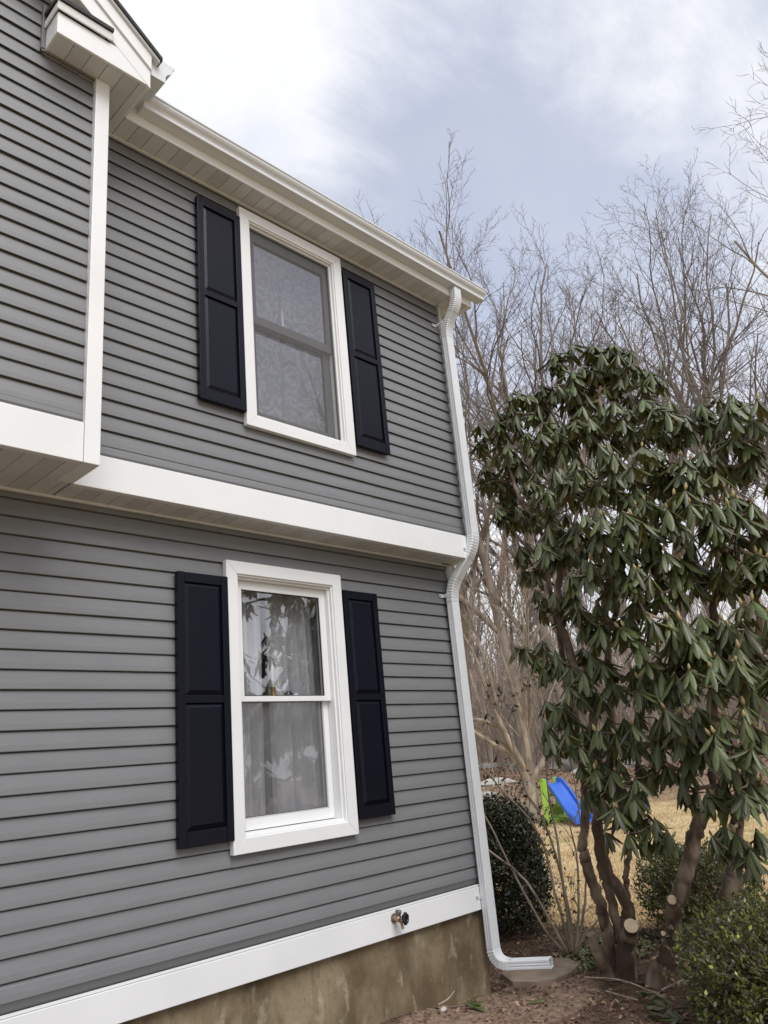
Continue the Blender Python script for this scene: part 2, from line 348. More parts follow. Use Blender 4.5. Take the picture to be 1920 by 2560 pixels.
def tubes(lines):
    """lines: list of (pts (m,3), radii (m,), sides).  Returns verts, quads."""
    groups = {}
    for p, r, k in lines: groups.setdefault((len(p), k), []).append((p, r))
    V = []; F = []; base = 0
    for (m, k), g in groups.items():
        P = np.array([a for a, _ in g], float); R = np.array([b for _, b in g], float)
        T = np.empty_like(P); T[:, 1:-1] = P[:, 2:] - P[:, :-2]; T[:, 0] = P[:, 1] - P[:, 0]; T[:, -1] = P[:, -1] - P[:, -2]
        T /= np.linalg.norm(T, axis=2, keepdims=True) + 1e-9
        mean = T.mean(1); ref = np.where((np.abs(mean[:, 2:3]) < 0.8), np.array([[0, 0, 1.0]]), np.array([[1.0, 0, 0]]))[:, None, :]
        A = np.cross(T, np.broadcast_to(ref, T.shape)); A /= np.linalg.norm(A, axis=2, keepdims=True) + 1e-9
        B = np.cross(T, A); ang = np.arange(k) * 2 * np.pi / k
        ring = P[:, :, None, :] + R[:, :, None, None] * (A[:, :, None, :] * np.cos(ang)[None, None, :, None] + B[:, :, None, :] * np.sin(ang)[None, None, :, None])
        n = len(g); V.append(ring.reshape(-1, 3))
        idx = base + np.arange(n * m * k).reshape(n, m, k); nx = np.roll(idx, -1, axis=2)
        F.append(np.stack([idx[:, :-1], nx[:, :-1], nx[:, 1:], idx[:, 1:]], -1).reshape(-1, 4)); base += n * m * k
    return np.concatenate(V), np.concatenate(F)

def smoothstep(a, b, x):
    t = np.clip((np.asarray(x, float) - a) / (b - a), 0, 1); return t * t * (3 - 2 * t)
def gz(x, y):
    """Height of the ground."""
    x = np.asarray(x, float); y = np.asarray(y, float); d = np.hypot(x, y)
    rise = np.log1p(np.exp(np.clip((d - 10) * 1.5, -30, 30))) / 1.5
    far = np.maximum(d - 70, 0)
    z = -1.66 + 0.058 * (rise - far) + 0.012 * far
    z += 0.11 * smoothstep(5.2, 3.9, x) * smoothstep(20, 8, d)
    z += 0.012 * np.sin(x * 3.1 + 1) * np.cos(y * 2.7) + 0.03 * np.sin(x * .7 + y * .5) * smoothstep(8, 14, d)
    z += 0.16 * np.sin(x * .31 + 2) * np.cos(y * .27) * smoothstep(18, 30, d)
    return z
def rot_between(az):
    return np.array([math.cos(az), math.sin(az), 0])
CLUMPS=[(6.25, 3.151, 3.522, 0.269), (6.209, 2.773, 3.377, 0.257), (6.283, 2.601, 3.039, 0.287), (6.203, 3.021, 3.153, 0.335), (6.187, 3.483, 3.215, 0.233), (6.126, 3.783, 3.145, 0.316), (5.943, 4.065, 2.99, 0.178), (5.979, 4.011, 2.598, 0.233), (6.072, 3.68, 2.712, 0.306), (5.987, 3.225, 2.728, 0.328), (6.112, 2.745, 2.656, 0.352), (5.89, 2.235, 2.473, 0.291), (5.896, 1.919, 2.419, 0.219), (5.78, 1.611, 2.23, 0.207), (6.015, 3.958, 2.219, 0.229), (5.852, 3.462, 2.119, 0.322), (5.52, 2.824, 2.105, 0.324), (5.487, 2.427, 1.9, 0.337), (5.618, 2.105, 1.886, 0.27), (5.931, 1.807, 2.015, 0.243), (5.231, 2.506, 1.496, 0.323), (5.365, 2.204, 1.463, 0.288), (5.496, 1.854, 1.445, 0.281), (5.665, 3.187, 1.646, 0.301), (5.907, 3.756, 1.642, 0.217), (5.31, 2.794, 1.271, 0.272), (5.271, 2.42, 1.089, 0.286), (5.594, 2.169, 1.125, 0.261), (5.518, 1.786, 1.055, 0.218), (5.663, 3.39, 1.177, 0.234), (5.482, 2.895, 0.904, 0.276), (5.174, 2.392, 0.705, 0.248), (5.203, 2.071, 0.676, 0.239), (5.107, 1.756, 0.638, 0.201), (5.678, 3.742, 0.836, 0.17), (5.654, 3.405, 0.649, 0.212), (5.477, 3.5, 0.344, 0.175), (5.418, 3.013, 0.465, 0.271), (5.241, 2.485, 0.419, 0.249), (4.996, 2.048, 0.38, 0.202), (4.905, 1.727, 0.333, 0.19), (5.408, 3.422, 0.124, 0.17), (5.354, 3.126, 0.042, 0.237), (5.343, 2.73, 0.064, 0.226), (5.1, 2.313, 0.11, 0.183), (4.85, 1.876, 0.003, 0.212), (5.328, 3.17, -0.262, 0.204), (5.291, 2.829, -0.249, 0.223), (5.342, 2.505, -0.27, 0.162), (5.115, 2.023, -0.301, 0.172), (5.257, 3.287, -0.579, 0.13), (5.156, 2.867, -0.495, 0.19), (5.089, 2.567, -0.59, 0.142), (5.487, 2.428, -0.639, 0.147), (5.204, 2.069, -0.675, 0.146), (4.941, 2.636, -0.875, 0.075), (4.95, 2.398, -0.956, 0.072)]
STEMS={'A': [(5.846, 3.569, -1.695, 0.0662), (5.812, 3.53, -1.375, 0.0516), (5.758, 3.523, -1.146, 0.0488), (5.687, 3.543, -0.872, 0.0492), (5.685, 3.545, -0.741, 0.0433), (5.72, 3.489, -0.397, 0.0346), (5.731, 3.471, -0.037, 0.0288), (5.729, 3.474, 0.531, 0.0263), (5.8, 3.55, 1.222, 0.0241), (5.888, 3.597, 1.975, 0.0181), (6.008, 3.592, 2.707, 0.0113)], 'B': [(5.848, 3.47, -1.672, 0.0775), (5.795, 3.363, -1.334, 0.0655), (5.772, 3.303, -1.149, 0.0506), (5.676, 3.368, -0.901, 0.0511), (5.668, 3.382, -0.651, 0.0488), (5.598, 3.303, -0.257, 0.0428), (5.594, 3.309, -0.015, 0.0403), (5.636, 3.239, 0.257, 0.0407), (5.602, 3.297, 0.506, 0.0413), (5.56, 3.367, 0.988, 0.0359), (5.56, 3.368, 1.151, 0.0362), (5.697, 3.332, 1.478, 0.0304), (5.696, 3.334, 1.722, 0.0273), (5.81, 3.723, 2.202, 0.022), (5.935, 3.896, 2.799, 0.0116)], 'C': [(5.926, 3.534, -1.67, 0.0485), (5.898, 3.483, -1.392, 0.0426), (5.839, 3.486, -1.038, 0.0401), (5.831, 3.498, -0.838, 0.0374), (5.86, 3.45, -0.47, 0.0348), (5.862, 3.245, 0.031, 0.035), (5.809, 3.132, 0.632, 0.0322), (5.838, 3.078, 1.154, 0.0296), (5.847, 3.061, 1.499, 0.0267), (6.025, 2.93, 2.608, 0.0212), (6.144, 2.914, 3.118, 0.0146)], 'D': [(5.778, 3.189, -1.654, 0.0859), (5.842, 3.071, -1.453, 0.0748), (5.8, 2.935, -1.137, 0.066), (5.814, 2.793, -0.878, 0.0631), (5.817, 2.669, -0.621, 0.0602), (5.83, 2.516, -0.416, 0.0542), (5.814, 2.428, -0.157, 0.0486), (5.839, 2.367, 0.216, 0.0436), (5.866, 2.297, 0.606, 0.0384), (5.888, 2.241, 0.897, 0.0359), (5.91, 2.182, 1.097, 0.0331), (5.94, 2.1, 1.464, 0.0275), (5.957, 2.051, 1.939, 0.0187), (5.964, 2.029, 2.342, 0.0095)], 'E': [(5.863, 3.138, -1.681, 0.0919), (5.997, 2.987, -1.509, 0.0869), (6.083, 2.808, -1.301, 0.0754), (6.158, 2.64, -1.029, 0.067), (6.087, 2.551, -0.812, 0.0579), (5.943, 2.375, -0.456, 0.0483), (5.815, 2.152, -0.059, 0.039), (5.776, 1.962, 0.465, 0.0307), (5.711, 1.841, 1.003, 0.0225), (5.732, 1.772, 1.582, 0.0115)], 'G': [(5.799, 3.551, -1.682, 0.0597), (5.682, 3.551, -1.511, 0.0446), (5.579, 3.527, -1.314, 0.0385)], 'H': [(5.999, 3.509, -1.684, 0.0457), (5.99, 3.425, -1.375, 0.0398), (5.908, 3.366, -1.067, 0.0276), (5.84, 3.283, -0.87, 0.0243), (5.734, 3.062, -0.413, 0.024), (5.699, 2.912, 0.068, 0.0241), (5.689, 2.706, 0.727, 0.0244), (5.725, 2.629, 1.344, 0.0219), (5.841, 2.616, 2.033, 0.0164), (6.039, 2.662, 2.681, 0.0104)], 'I': [(5.602, 3.297, 0.506, 0.0286), (5.582, 2.92, 0.883, 0.0248), (5.572, 2.719, 1.347, 0.0218), (5.617, 2.379, 1.649, 0.0153), (5.776, 2.253, 2.137, 0.0094)], 'J': [(5.844, 2.354, 0.28, 0.0262), (5.76, 2.553, -0.162, 0.0259), (5.424, 2.564, 0.182, 0.0197), (5.26, 2.443, 0.662, 0.0112)], 'K': [(5.839, 2.367, 0.216, 0.032), (5.703, 2.164, 0.312, 0.0281), (5.474, 1.916, 0.422, 0.0213), (5.339, 1.689, 0.64, 0.0154)]}
CLUMPS = [c for i, c in enumerate(CLUMPS) if i not in (50, 55, 56)]
CLUMPS += [(5.25, 2.25, 0.05, .24), (5.0, 2.05, -0.35, .18), (5.3, 2.0, 0.5, .3), (5.6, 2.6, 0.4, .26)]
# ---------------------------------------------------------------- ground: one sheet out to the horizon
def make_ground():
    r = np.concatenate([[0.0], np.linspace(0.6, 3, 6)[:-1], np.linspace(3, 9, 61)[:-1], np.geomspace(9, 45, 70)[:-1], np.geomspace(45, 900, 26)])
    fine = np.linspace(math.radians(8), math.radians(62), 150); rest = np.linspace(math.radians(62), math.radians(368), 70)[1:-1]
    a = np.concatenate([fine, rest]); nr, na = len(r), len(a)
    X = r[:, None] * np.cos(a)[None]; Y = r[:, None] * np.sin(a)[None]; Z = gz(X, Y)
    V = np.stack([X, Y, Z], -1).reshape(-1, 3); idx = np.arange(nr * na).reshape(nr, na); nx = np.roll(idx, -1, 1)
    F = np.stack([idx[:-1], idx[1:], nx[1:], nx[:-1]], -1).reshape(-1, 4)
    me = array_mesh('ground', V, F, M['ground'], True)
    x, y = V[:, 0], V[:, 1]; d = np.hypot(x, y)
    lawn = smoothstep(7.15, 7.7, x + 0.10 * (y - 4))
    lawn = np.maximum(lawn, smoothstep(0.9, 0.2, y)); litter = smoothstep(15.8, 19.5, d)
    path = smoothstep(.55, .1, np.abs(np.hypot((x - 4.75) / 1.25, (y - 3.75) / .55) - 0.0) - .45)
    for nm, val in (('lawn', lawn), ('litter', litter), ('path', path)):
        at = me.attributes.new(nm, 'FLOAT', 'POINT'); at.data.foreach_set('value', val.astype(np.float32))
    o = bpy.data.objects.new('ground', me); link(o); tag(o, 'brown soil, straw coloured lawn and leaf covered rise behind the house', None, None, 'structure')
make_ground()

def scatter(name, n, cond, size, material, seed, label, shape='leaf', lift=0.01, tilt=0.5, box=None, wedge=None):
    rs = np.random.RandomState(seed)
    if box: x = rs.uniform(box[0], box[1], n); y = rs.uniform(box[2], box[3], n)
    else:
        d = wedge[2] * (wedge[3] / wedge[2]) ** rs.rand(n); az = np.radians(rs.uniform(wedge[0], wedge[1], n)); x = d * np.cos(az); y = d * np.sin(az)
    k = cond(x, y); x, y = x[k], y[k]; n = len(x); z = gz(x, y) + lift * rs.uniform(0.2, 1, n)
    L = size * rs.uniform(0.5, 1.3, n); W = L * rs.uniform(.3, .7, n); az = rs.uniform(0, 2 * np.pi, n)
    if shape == 'blade':
        dx = np.cos(az); dy = np.sin(az); lean = rs.uniform(-.9, .9, (n, 2)) * L[:, None]; w = .0035 + .003 * rs.rand(n)
        V = np.stack([np.stack([x - dx * w, y - dy * w, z], -1), np.stack([x + dx * w, y + dy * w, z], -1), np.stack([x + lean[:, 0], y + lean[:, 1], z + L], -1)], 1)
        F = np.arange(n * 3).reshape(n, 3)
    else:
        u = np.stack([np.cos(az), np.sin(az), rs.uniform(-tilt, tilt, n)], -1) * L[:, None]; v = np.stack([-np.sin(az), np.cos(az), rs.uniform(-tilt, tilt, n)], -1) * W[:, None]
        c = np.stack([x, y, z], -1); V = np.stack([c - u, c - v * .9, c + u, c + v + np.array([0, 0, 1]) * (0.3 * W[:, None])], 1); F = np.arange(n * 4).reshape(n, 4)
    me = array_mesh(name, V, F, material); o = bpy.data.objects.new(name, me); link(o); tag(o, label, None, None, 'stuff'); return o
_house = lambda x, y: ~((y > 4.12) & (x < 5.13))
scatter('grass', 70000, lambda x, y: (x + .1 * (y - 4) > 7.3) & _house(x, y), 0.034, M['straw'], 3, 'short dormant straw coloured grass on the lawn', 'blade', 0.002, wedge=(14, 41, 7.4, 20))
scatter('fallen_leaves', 30000, lambda x, y: _house(x, y) & (np.random.RandomState(9).rand(len(x)) < smoothstep(16, 30, np.hypot(x, y))), 0.055, M['dead_leaf'], 4, 'fallen brown leaves covering the wooded rise', lift=0.05, tilt=.7, wedge=(13, 46, 18, 60))
scatter('bed_litter', 11000, lambda x, y: (x + .1 * (y - 4) < 7.6) & _house(x, y), 0.016, M['chip'], 5, 'small chips and leaf bits on the bed soil', lift=0.012, tilt=.5, box=(3.4, 8, 2.0, 6.5))
scatter('low_weeds', 2600, lambda x, y: _house(x, y) & (np.hypot((x - 6.55) / .7, (y - 3.95) / .35) < 1), 0.022, M['weed'], 12, 'low green weeds at the edge of the bed beside the bare shrub', lift=0.03, tilt=.8, box=(5.8, 7.3, 3.5, 4.4))
scatter('leaf_bits', 1500, lambda x, y: (x + .1 * (y - 4) < 7.6) & _house(x, y), 0.022, M['dead_leaf'], 6, 'curled dead leaves lying on the bed soil', lift=0.02, tilt=.8, box=(4.2, 8, 2.0, 6.5))
# ---------------------------------------------------------------- the house
house = empty('house', (3.0, 7.5, -1.66), 0, 'two storey grey clapboard house with white trim, overhanging upper floor and dark shutters', 'house')
LY, UY, BY = 4.11, 3.92, 3.583            # siding faces: lower wall, upper wall, projecting bay
SOF_U, SOF_L = 4.085, 1.588              # soffit levels
rr = random.Random(5)

def plank(x0, x1, zb, zt, yf, cut=None):
    yf += rr.uniform(-0.0012, 0.0012); zb2 = zb + rr.uniform(-0.001, 0.001)
    prof = [(yf + 0.0065, zb2 + 0.024), (yf + 0.0045, zb2 + 0.001), (yf + 0.001, zb2), (yf, zb2 + 0.003), (yf + 0.002, zb2 + 0.03), (yf + 0.007, zb2 + 0.06), (yf + 0.013, zt - 0.0075), (yf + 0.0255, zt + 0.0005), (yf + 0.0265, zt + 0.03)]
    if cut is not None:       # the top edge is cut off under a window
        q = prof[:1] + [p for p in prof[1:] if p[1] < cut]; n = prof[len(q)]; t = (cut - q[-1][1]) / (n[1] - q[-1][1]); prof = q + [(q[-1][0] + (n[0] - q[-1][0]) * t, cut)]
    b = MB(); b.strip([[(x, y, z) for y, z in prof] for x in (x0, x1)])
    return b.build('siding_plank', M['siding'], house, fixn=False)
def courses(yf, zs, zb_first, x0, x1f, openings=(), seams=True, right=None):
    zs = sorted(zs); 
    for i, zb in enumerate(zs):
        zt = zs[i + 1] if i + 1 < len(zs) else zb + 0.101
        lo = max(zb, zb_first); xe = x1f(lo, zt) if callable(x1f) else x1f
        segs = [(x0, xe)]
        for (a, b, c, d) in openings:
            if zt > c and lo < d:
                if lo < c - 0.012: plank(a, b, lo, zt, yf, c)
                if zt > d + 0.012: plank(a, b, d, zt, yf)
                new = []
                for s, e in segs:
                    if a > s: new.append((s, min(a, e)))
                    if b < e: new.append((max(b, s), e))
                segs = [q for q in new if q[1] - q[0] > 0.01]
        for s, e in segs:
            if e <= s: continue
            if seams and e - s > 3.2 and rr.random() < 0.75:
                c = s + (e - s) * rr.uniform(0.45, 0.72)
                plank(s, c + 0.025, lo, zt, yf); plank(c, e, lo, zt, yf + 0.0018)
            else: plank(s, e, lo, zt, yf)
LW = (2.84, 3.815, -0.405, 1.34); UW = (2.905, 3.892, 2.262, 4.01)
courses(LY, [0.326 - 0.1012 * k for k in range(-13, 13)], -0.870, -2.0, 5.118, [LW])
courses(UY, [2.376 + 0.1006 * k for k in range(-6, 17)], 1.822, 1.70, 5.190, [UW])
def bay_right(lo, zt):
    if lo < 3.99: return 1.655
    if lo < 4.28: return 1.300
    return 1.955 - (zt - 4.22) / 0.78
courses(BY, [2.562 + 0.1005 * k for k in range(-8, 36)], 1.826, -2.0, bay_right, seams=False)

# grey starter strips and sheathing behind the planks
def tilt_strip(x0, x1, ya, za, yb, zb, t=0.004):
    b = MB(); b.prism([(x0, ya, za), (x0, yb, zb), (x0, yb + t, zb), (x0, ya + t, za)], (x1 - x0, 0, 0)); return b
tilt_strip(-2, 5.118, LY + 0.001, -0.8705, LY + 0.016, -0.911).build('starter_strip', M['grey_trim'], house)
tilt_strip(1.70, 5.190, UY + 0.001, 1.8225, UY + 0.014, 1.792).build('starter_strip', M['grey_trim'], house)
tilt_strip(-2, 1.630, BY + 0.001, 1.8265, BY + 0.014, 1.800).build('starter_strip', M['grey_trim'], house)
def sheath(y0, y1, x0, x1, z0, z1, op):
    b = MB()
    if op is None: b.box(x0, x1, y0, y1, z0, z1)
    else:
        a, c, d, e = op
        b.box(x0, a, y0, y1, z0, z1); b.box(c, x1, y0, y1, z0, z1); b.box(a, c, y0, y1, z0, d); b.box(a, c, y0, y1, e, z1)
    return b.build('wall_sheathing', M['grey_trim'], house)
sheath(LY + 0.029, LY + 0.15, -2.2, 5.11, -1.05, 1.64, LW)
sheath(UY + 0.029, UY + 0.15, 1.6, 5.19, 1.66, 4.2, UW)
b = MB(); b.box(-2.2, 1.62, BY + 0.029, BY + 0.1, 1.64, 4.2); b.prism([(-3, BY + 0.017, 4.2), (1.9, BY + 0.017, 4.2), (-0.6, BY + 0.017, 6.1), (-3, BY + 0.017, 6.1)], (0, 0.08, 0)); b.build('wall_sheathing', M['grey_trim'], house)
# gable end of the house (faces away from the viewer) and back
b = MB()
for k in range(-9, 60):
    zb = -0.86 + 0.1012 * k; y0 = 4.2 if zb < 1.6 else 3.95
    if zb > 4.2: y0 = max(3.95, 3.7 + (zb - 4.27) / 0.78)
    if zb < -0.95 or y0 > 7.6: continue
    yb = 15.4 - y0 if zb > 4.2 else 11.4
    b.strip([[(5.13, y, zb), (5.145, y, zb), (5.131, y, zb + 0.105)] for y in (y0, yb)])
b.build('side_siding', M['siding'], house, fixn=False)
b = MB(); b.box(-3, 5.10, 11.3, 11.4, -1.8, 4.2); b.box(-3, -2.9, 4.3, 11.3, -1.8, 4.2); b.build('rear_wall', M['siding'], house)
b = MB(); b.box(5.03, 5.125, 4.28, 11.4, -0.9, 1.58); b.box(5.03, 5.125, 4.08, 11.4, 1.58, 4.2); b.build('side_sheathing', M['grey_trim'], house)

# foundation, skirt, belt bands, corner boards
b = MB(); n = 40
b.box(-2.5, 5.10, 4.142, 11.3, -2.2, -1.07)
b.build('foundation', M['foundation'], house, bevel=0.006)
def band(name, x0, x1, yf, z0, z1, t=0.03, lip=0.013):
    o = MB().box(x0, x1, yf, yf + t, z0, z1).build(name, M['white'], house, bevel=0.003)
    MB().box(x0, x1, yf + 0.006, yf + t - 0.002, z1 + 0.0025, z1 + lip).build('trim_lip', M['white'], o, bevel=0.001)
    return o
band('skirt_board', -2.0, 5.112, 4.088, -1.083, -0.926)
MB().box(5.112, 5.185, 4.086, 4.40, -1.083, 1.585).build('corner_board', M['white'], house, bevel=0.003)
band('belt_band', 1.716, 5.205, 3.872, SOF_L - 0.002, 1.776, 0.045)
MB().box(5.136, 5.205, 3.9175, 4.5, SOF_L - 0.002, 1.776).build('belt_band', M['white'], house, bevel=0.003)
band('belt_band', -2.0, 1.6255, 3.558, SOF_L - 0.004, 1.792, 0.045)
MB().box(1.628, 1.714, 3.555, 3.868, SOF_L - 0.006, SOF_U - 0.002).build('corner_board', M['white'], house, bevel=0.004)
MB().box(1.66, 1.7135, 3.869, 3.915, 1.60, SOF_U - 0.002).build('bay_side', M['white'], house)
MB().box(5.1915, 5.206, 3.905, 4.10, 1.80, SOF_U - 0.002).build('corner_board', M['white'], house, bevel=0.003)

# soffits: panels of three boards with a vented middle one
def soffit_run(x0, x1, y0f, y1f, z, first_vent=1):
    x = x0; i = 0
    while x < x1 - 0.01:
        xe = min(x + 0.3048, x1); b = MB(); k = 0
        xs = x
        while xs < xe - 0.005:
            xn = min(xs + 0.1016, xe); mi = 1 if k == 1 else 0
            b.poly([(xs + 0.007, y0f(xs), z), (xs + 0.007, y1f(xs), z), (xn, y1f(xn), z), (xn, y0f(xn), z)], mi)
            b.poly([(xs, y0f(xs), z + 0.009), (xs, y1f(xs), z + 0.009), (xs + 0.0035, y1f(xs), z + 0.009), (xs + 0.0035, y0f(xs), z + 0.009)])
            b.poly([(xs + 0.0035, y0f(xs), z + 0.009), (xs + 0.0035, y1f(xs), z + 0.009), (xs + 0.007, y1f(xs), z), (xs + 0.007, y0f(xs), z)])
            b.poly([(xs, y0f(xs), z + 0.009), (xs, y1f(xs), z + 0.009), (xs - 0.0005, y1f(xs), z), (xs - 0.0005, y0f(xs), z)])
            xs = xn; k += 1
        b.build('soffit_panel', [M['soffit'], M['vent']], house, fixn=False)
        x = xe; i += 1
K = lambda v: (lambda x: v)
soffit_run(-2.0, 1.70, K(3.60), K(4.10), SOF_L)
soffit_run(1.71, 5.135, K(3.915), K(4.10), SOF_L)
soffit_run(1.33, 1.90, K(3.43), lambda x: 3.605 if x < 1.62 else 3.915, SOF_U)
soffit_run(1.90, 5.40, K(3.735), lambda x: 3.91 if x < 5.17 else 4.03, SOF_U)
MB().box(-2.0, 5.118, LY - 0.022, LY + 0.0, SOF_L - 0.018, SOF_L - 0.001).build('soffit_trim', M['soffit'], house, bevel=0.002)
MB().box(1.716, 5.135, UY - 0.022, UY - 0.001, SOF_U - 0.016, SOF_U - 0.001).build('soffit_trim', M['soffit'], house, bevel=0.002)
MB().box(1.305, 1.626, BY - 0.018, BY - 0.001, SOF_U - 0.015, SOF_U - 0.001).build('soffit_trim', M['grey_trim'], house, bevel=0.002)

# eave fascia, boxed return at the gable end, roof
MB().box(1.906, 5.468, 3.718, 3.733, SOF_U - 0.003, 4.25).build('fascia', M['white'], house, bevel=0.002)
MB().box(5.402, 5.47, 3.735, 4.03, SOF_U - 0.003, 4.20).build('eave_return', M['white'], house, bevel=0.002)
MB().box(5.20, 5.401, 4.033, 4.05, SOF_U - 0.003, 4.30).build('eave_return', M['white'], house, bevel=0.002)
b = MB(); b.prism([(5.45, 3.74, 4.19), (5.45, 7.7, 7.28), (5.45, 7.7, 7.44), (5.45, 3.66, 4.27)], (0.03, 0, 0)); b.build('rake_board', M['white'], house)
b = MB()
for s in range(34):
    y0, y1 = 3.655 + s * 0.12, 3.655 + (s + 1) * 0.12 + 0.02; f_ = lambda y: 4.258 + 0.785 * (y - 3.655)
    b.prism([(-3.2, y0, f_(y0) + 0.012), (-3.2, y1, f_(y1)), (-3.2, y1, f_(y1) - 0.006), (-3.2, y0, f_(y0) - 0.002)], (8.72, 0, 0))
b.prism([(-3.2, 7.75, 7.5), (-3.2, 11.9, 4.27), (-3.2, 11.9, 4.24), (-3.2, 7.75, 7.46)], (8.72, 0, 0))
b.build('roof', M['shingle'], house)

def kgutter(name, prof, origin, vec, dirs):
    """prof: (out, up) outline points of the outer face; thin shell extruded along vec."""
    n = len(prof); inner = [(o - 0.004 if i else o + 0.004, u + 0.004 if 0 < i < n - 2 else u - 0.001) for i, (o, u) in enumerate(prof)]
    loop = prof + inner[::-1]
    pts = [tuple(origin[k] + dirs[0][k] * o + dirs[1][k] * u for k in range(3)) for o, u in loop]
    b = MB(); b.prism(pts, vec, caps=True)
    cap = [tuple(origin[k] + dirs[0][k] * o + dirs[1][k] * u for k in range(3)) for o, u in prof]
    ln = math.sqrt(sum(q * q for q in vec)); un = [q / ln for q in vec]
    for s, e in ((0.0, -1), (ln, 1)):      # end caps, just outside the shell
        b.prism([tuple(p[k] + un[k] * (s + e * 0.001) for k in range(3)) for p in cap], tuple(u_ * e * 0.003 for u_ in un))
    return b.build(name, M['gutter'], house)
KP = [(0.0, 0.10), (0.0, 0.0), (0.078, 0.0), (0.085, 0.004), (0.085, 0.030), (0.092, 0.042), (0.108, 0.056), (0.117, 0.070), (0.119, 0.086), (0.126, 0.090), (0.126, 0.10), (0.112, 0.10)]
g = kgutter('gutter', KP, (1.985, 3.7165, 4.155), (5.56 - 1.985, 0, 0), ((0, -1, 0), (0, 0, 1)))
KP2 = [(0.0, 0.165), (0.0, 0.0), (0.09, 0.0), (0.098, 0.006), (0.098, 0.045), (0.108, 0.07), (0.134, 0.095), (0.15, 0.12), (0.153, 0.145), (0.163, 0.15), (0.163, 0.165), (0.145, 0.165)]
kgutter('gutter', KP2, (1.9165, 3.425, 4.20), (0, 0.30, 0), ((1, 0, 0), (0, 0, 1)))

# gable of the projecting bay: boxed eave return, rake boards, roof edge
MB().box(1.324, 1.902, 3.408, 3.428, SOF_U - 0.003, 4.236).build('eave_return', M['white'], house, bevel=0.003)
MB().box(1.324, 1.338, 3.4285, 3.60, SOF_U - 0.003, 4.236).build('eave_return', M['white'], house, bevel=0.002)
MB().box(1.888, 1.902, 3.4285, 3.72, SOF_U - 0.003, 4.24).build('fascia', M['white'], house, bevel=0.002)
MB().box(1.300, 1.3215, BY - 0.022, BY + 0.02, SOF_U, 4.42).build('wall_trim', M['grey_trim'], house, bevel=0.002)
b = MB(); b.prism([(1.312, 3.388, 4.238), (1.312, 3.398, 4.238), (1.312, 3.398, 4.288), (1.312, 3.380, 4.288)], (0.326, 0, 0)); b.box(1.312, 1.322, 3.40, 3.60, 4.238, 4.288); b.build('crown_moulding', M['white'], house, bevel=0.002)
b = MB(); b.prism([(1.305, 3.368, 4.2895), (1.305, 3.612, 4.335), (1.305, 3.612, 4.365), (1.305, 3.368, 4.318)], (0.338, 0, 0)); b.build('return_roof', M['shingle'], house, bevel=0.003)
def rake(name, lo, hi, y0, y1, m, xr=1.902, xl=-0.6):
    zl = lambda x: lo + 0.78 * (1.902 - x); zh = lambda x: hi + 0.78 * (1.902 - x)
    b = MB(); b.prism([(xl, y0, zl(xl)), (xr, y0, zl(xr)), (xr, y0, zh(xr)), (xl, y0, zh(xl))], (0, y1 - y0, 0)); return b.build(name, m, house, bevel=0.002)
rake('rake_board', 4.066, 4.204, 3.406, 3.430, M['white'])
rake('rake_board', 4.2045, 4.318, 3.392, 3.428, M['white'])
rake('drip_edge', 4.319, 4.336, 3.374, 3.60, M['gutter'], 1.95)
rake('roof', 4.337, 4.368, 3.362, 7.5, M['shingle'], 1.962)
b = MB(); b.poly([(1.62, 3.43, 4.066 + 0.78 * (1.902 - 1.62)), (-0.6, 3.43, 4.066 + 0.78 * 2.502), (-0.6, 3.61, 4.066 + 0.78 * 2.502), (1.62, 3.61, 4.066 + 0.78 * (1.902 - 1.62))]); b.build('soffit_panel', M['soffit'], house)
b = MB(); b.prism([(-0.6, 3.36, 6.27), (-3.2, 3.36, 4.25), (-3.2, 3.36, 4.22), (-0.6, 3.36, 6.23)], (0, 4, 0)); b.build('roof', M['shingle'], house)

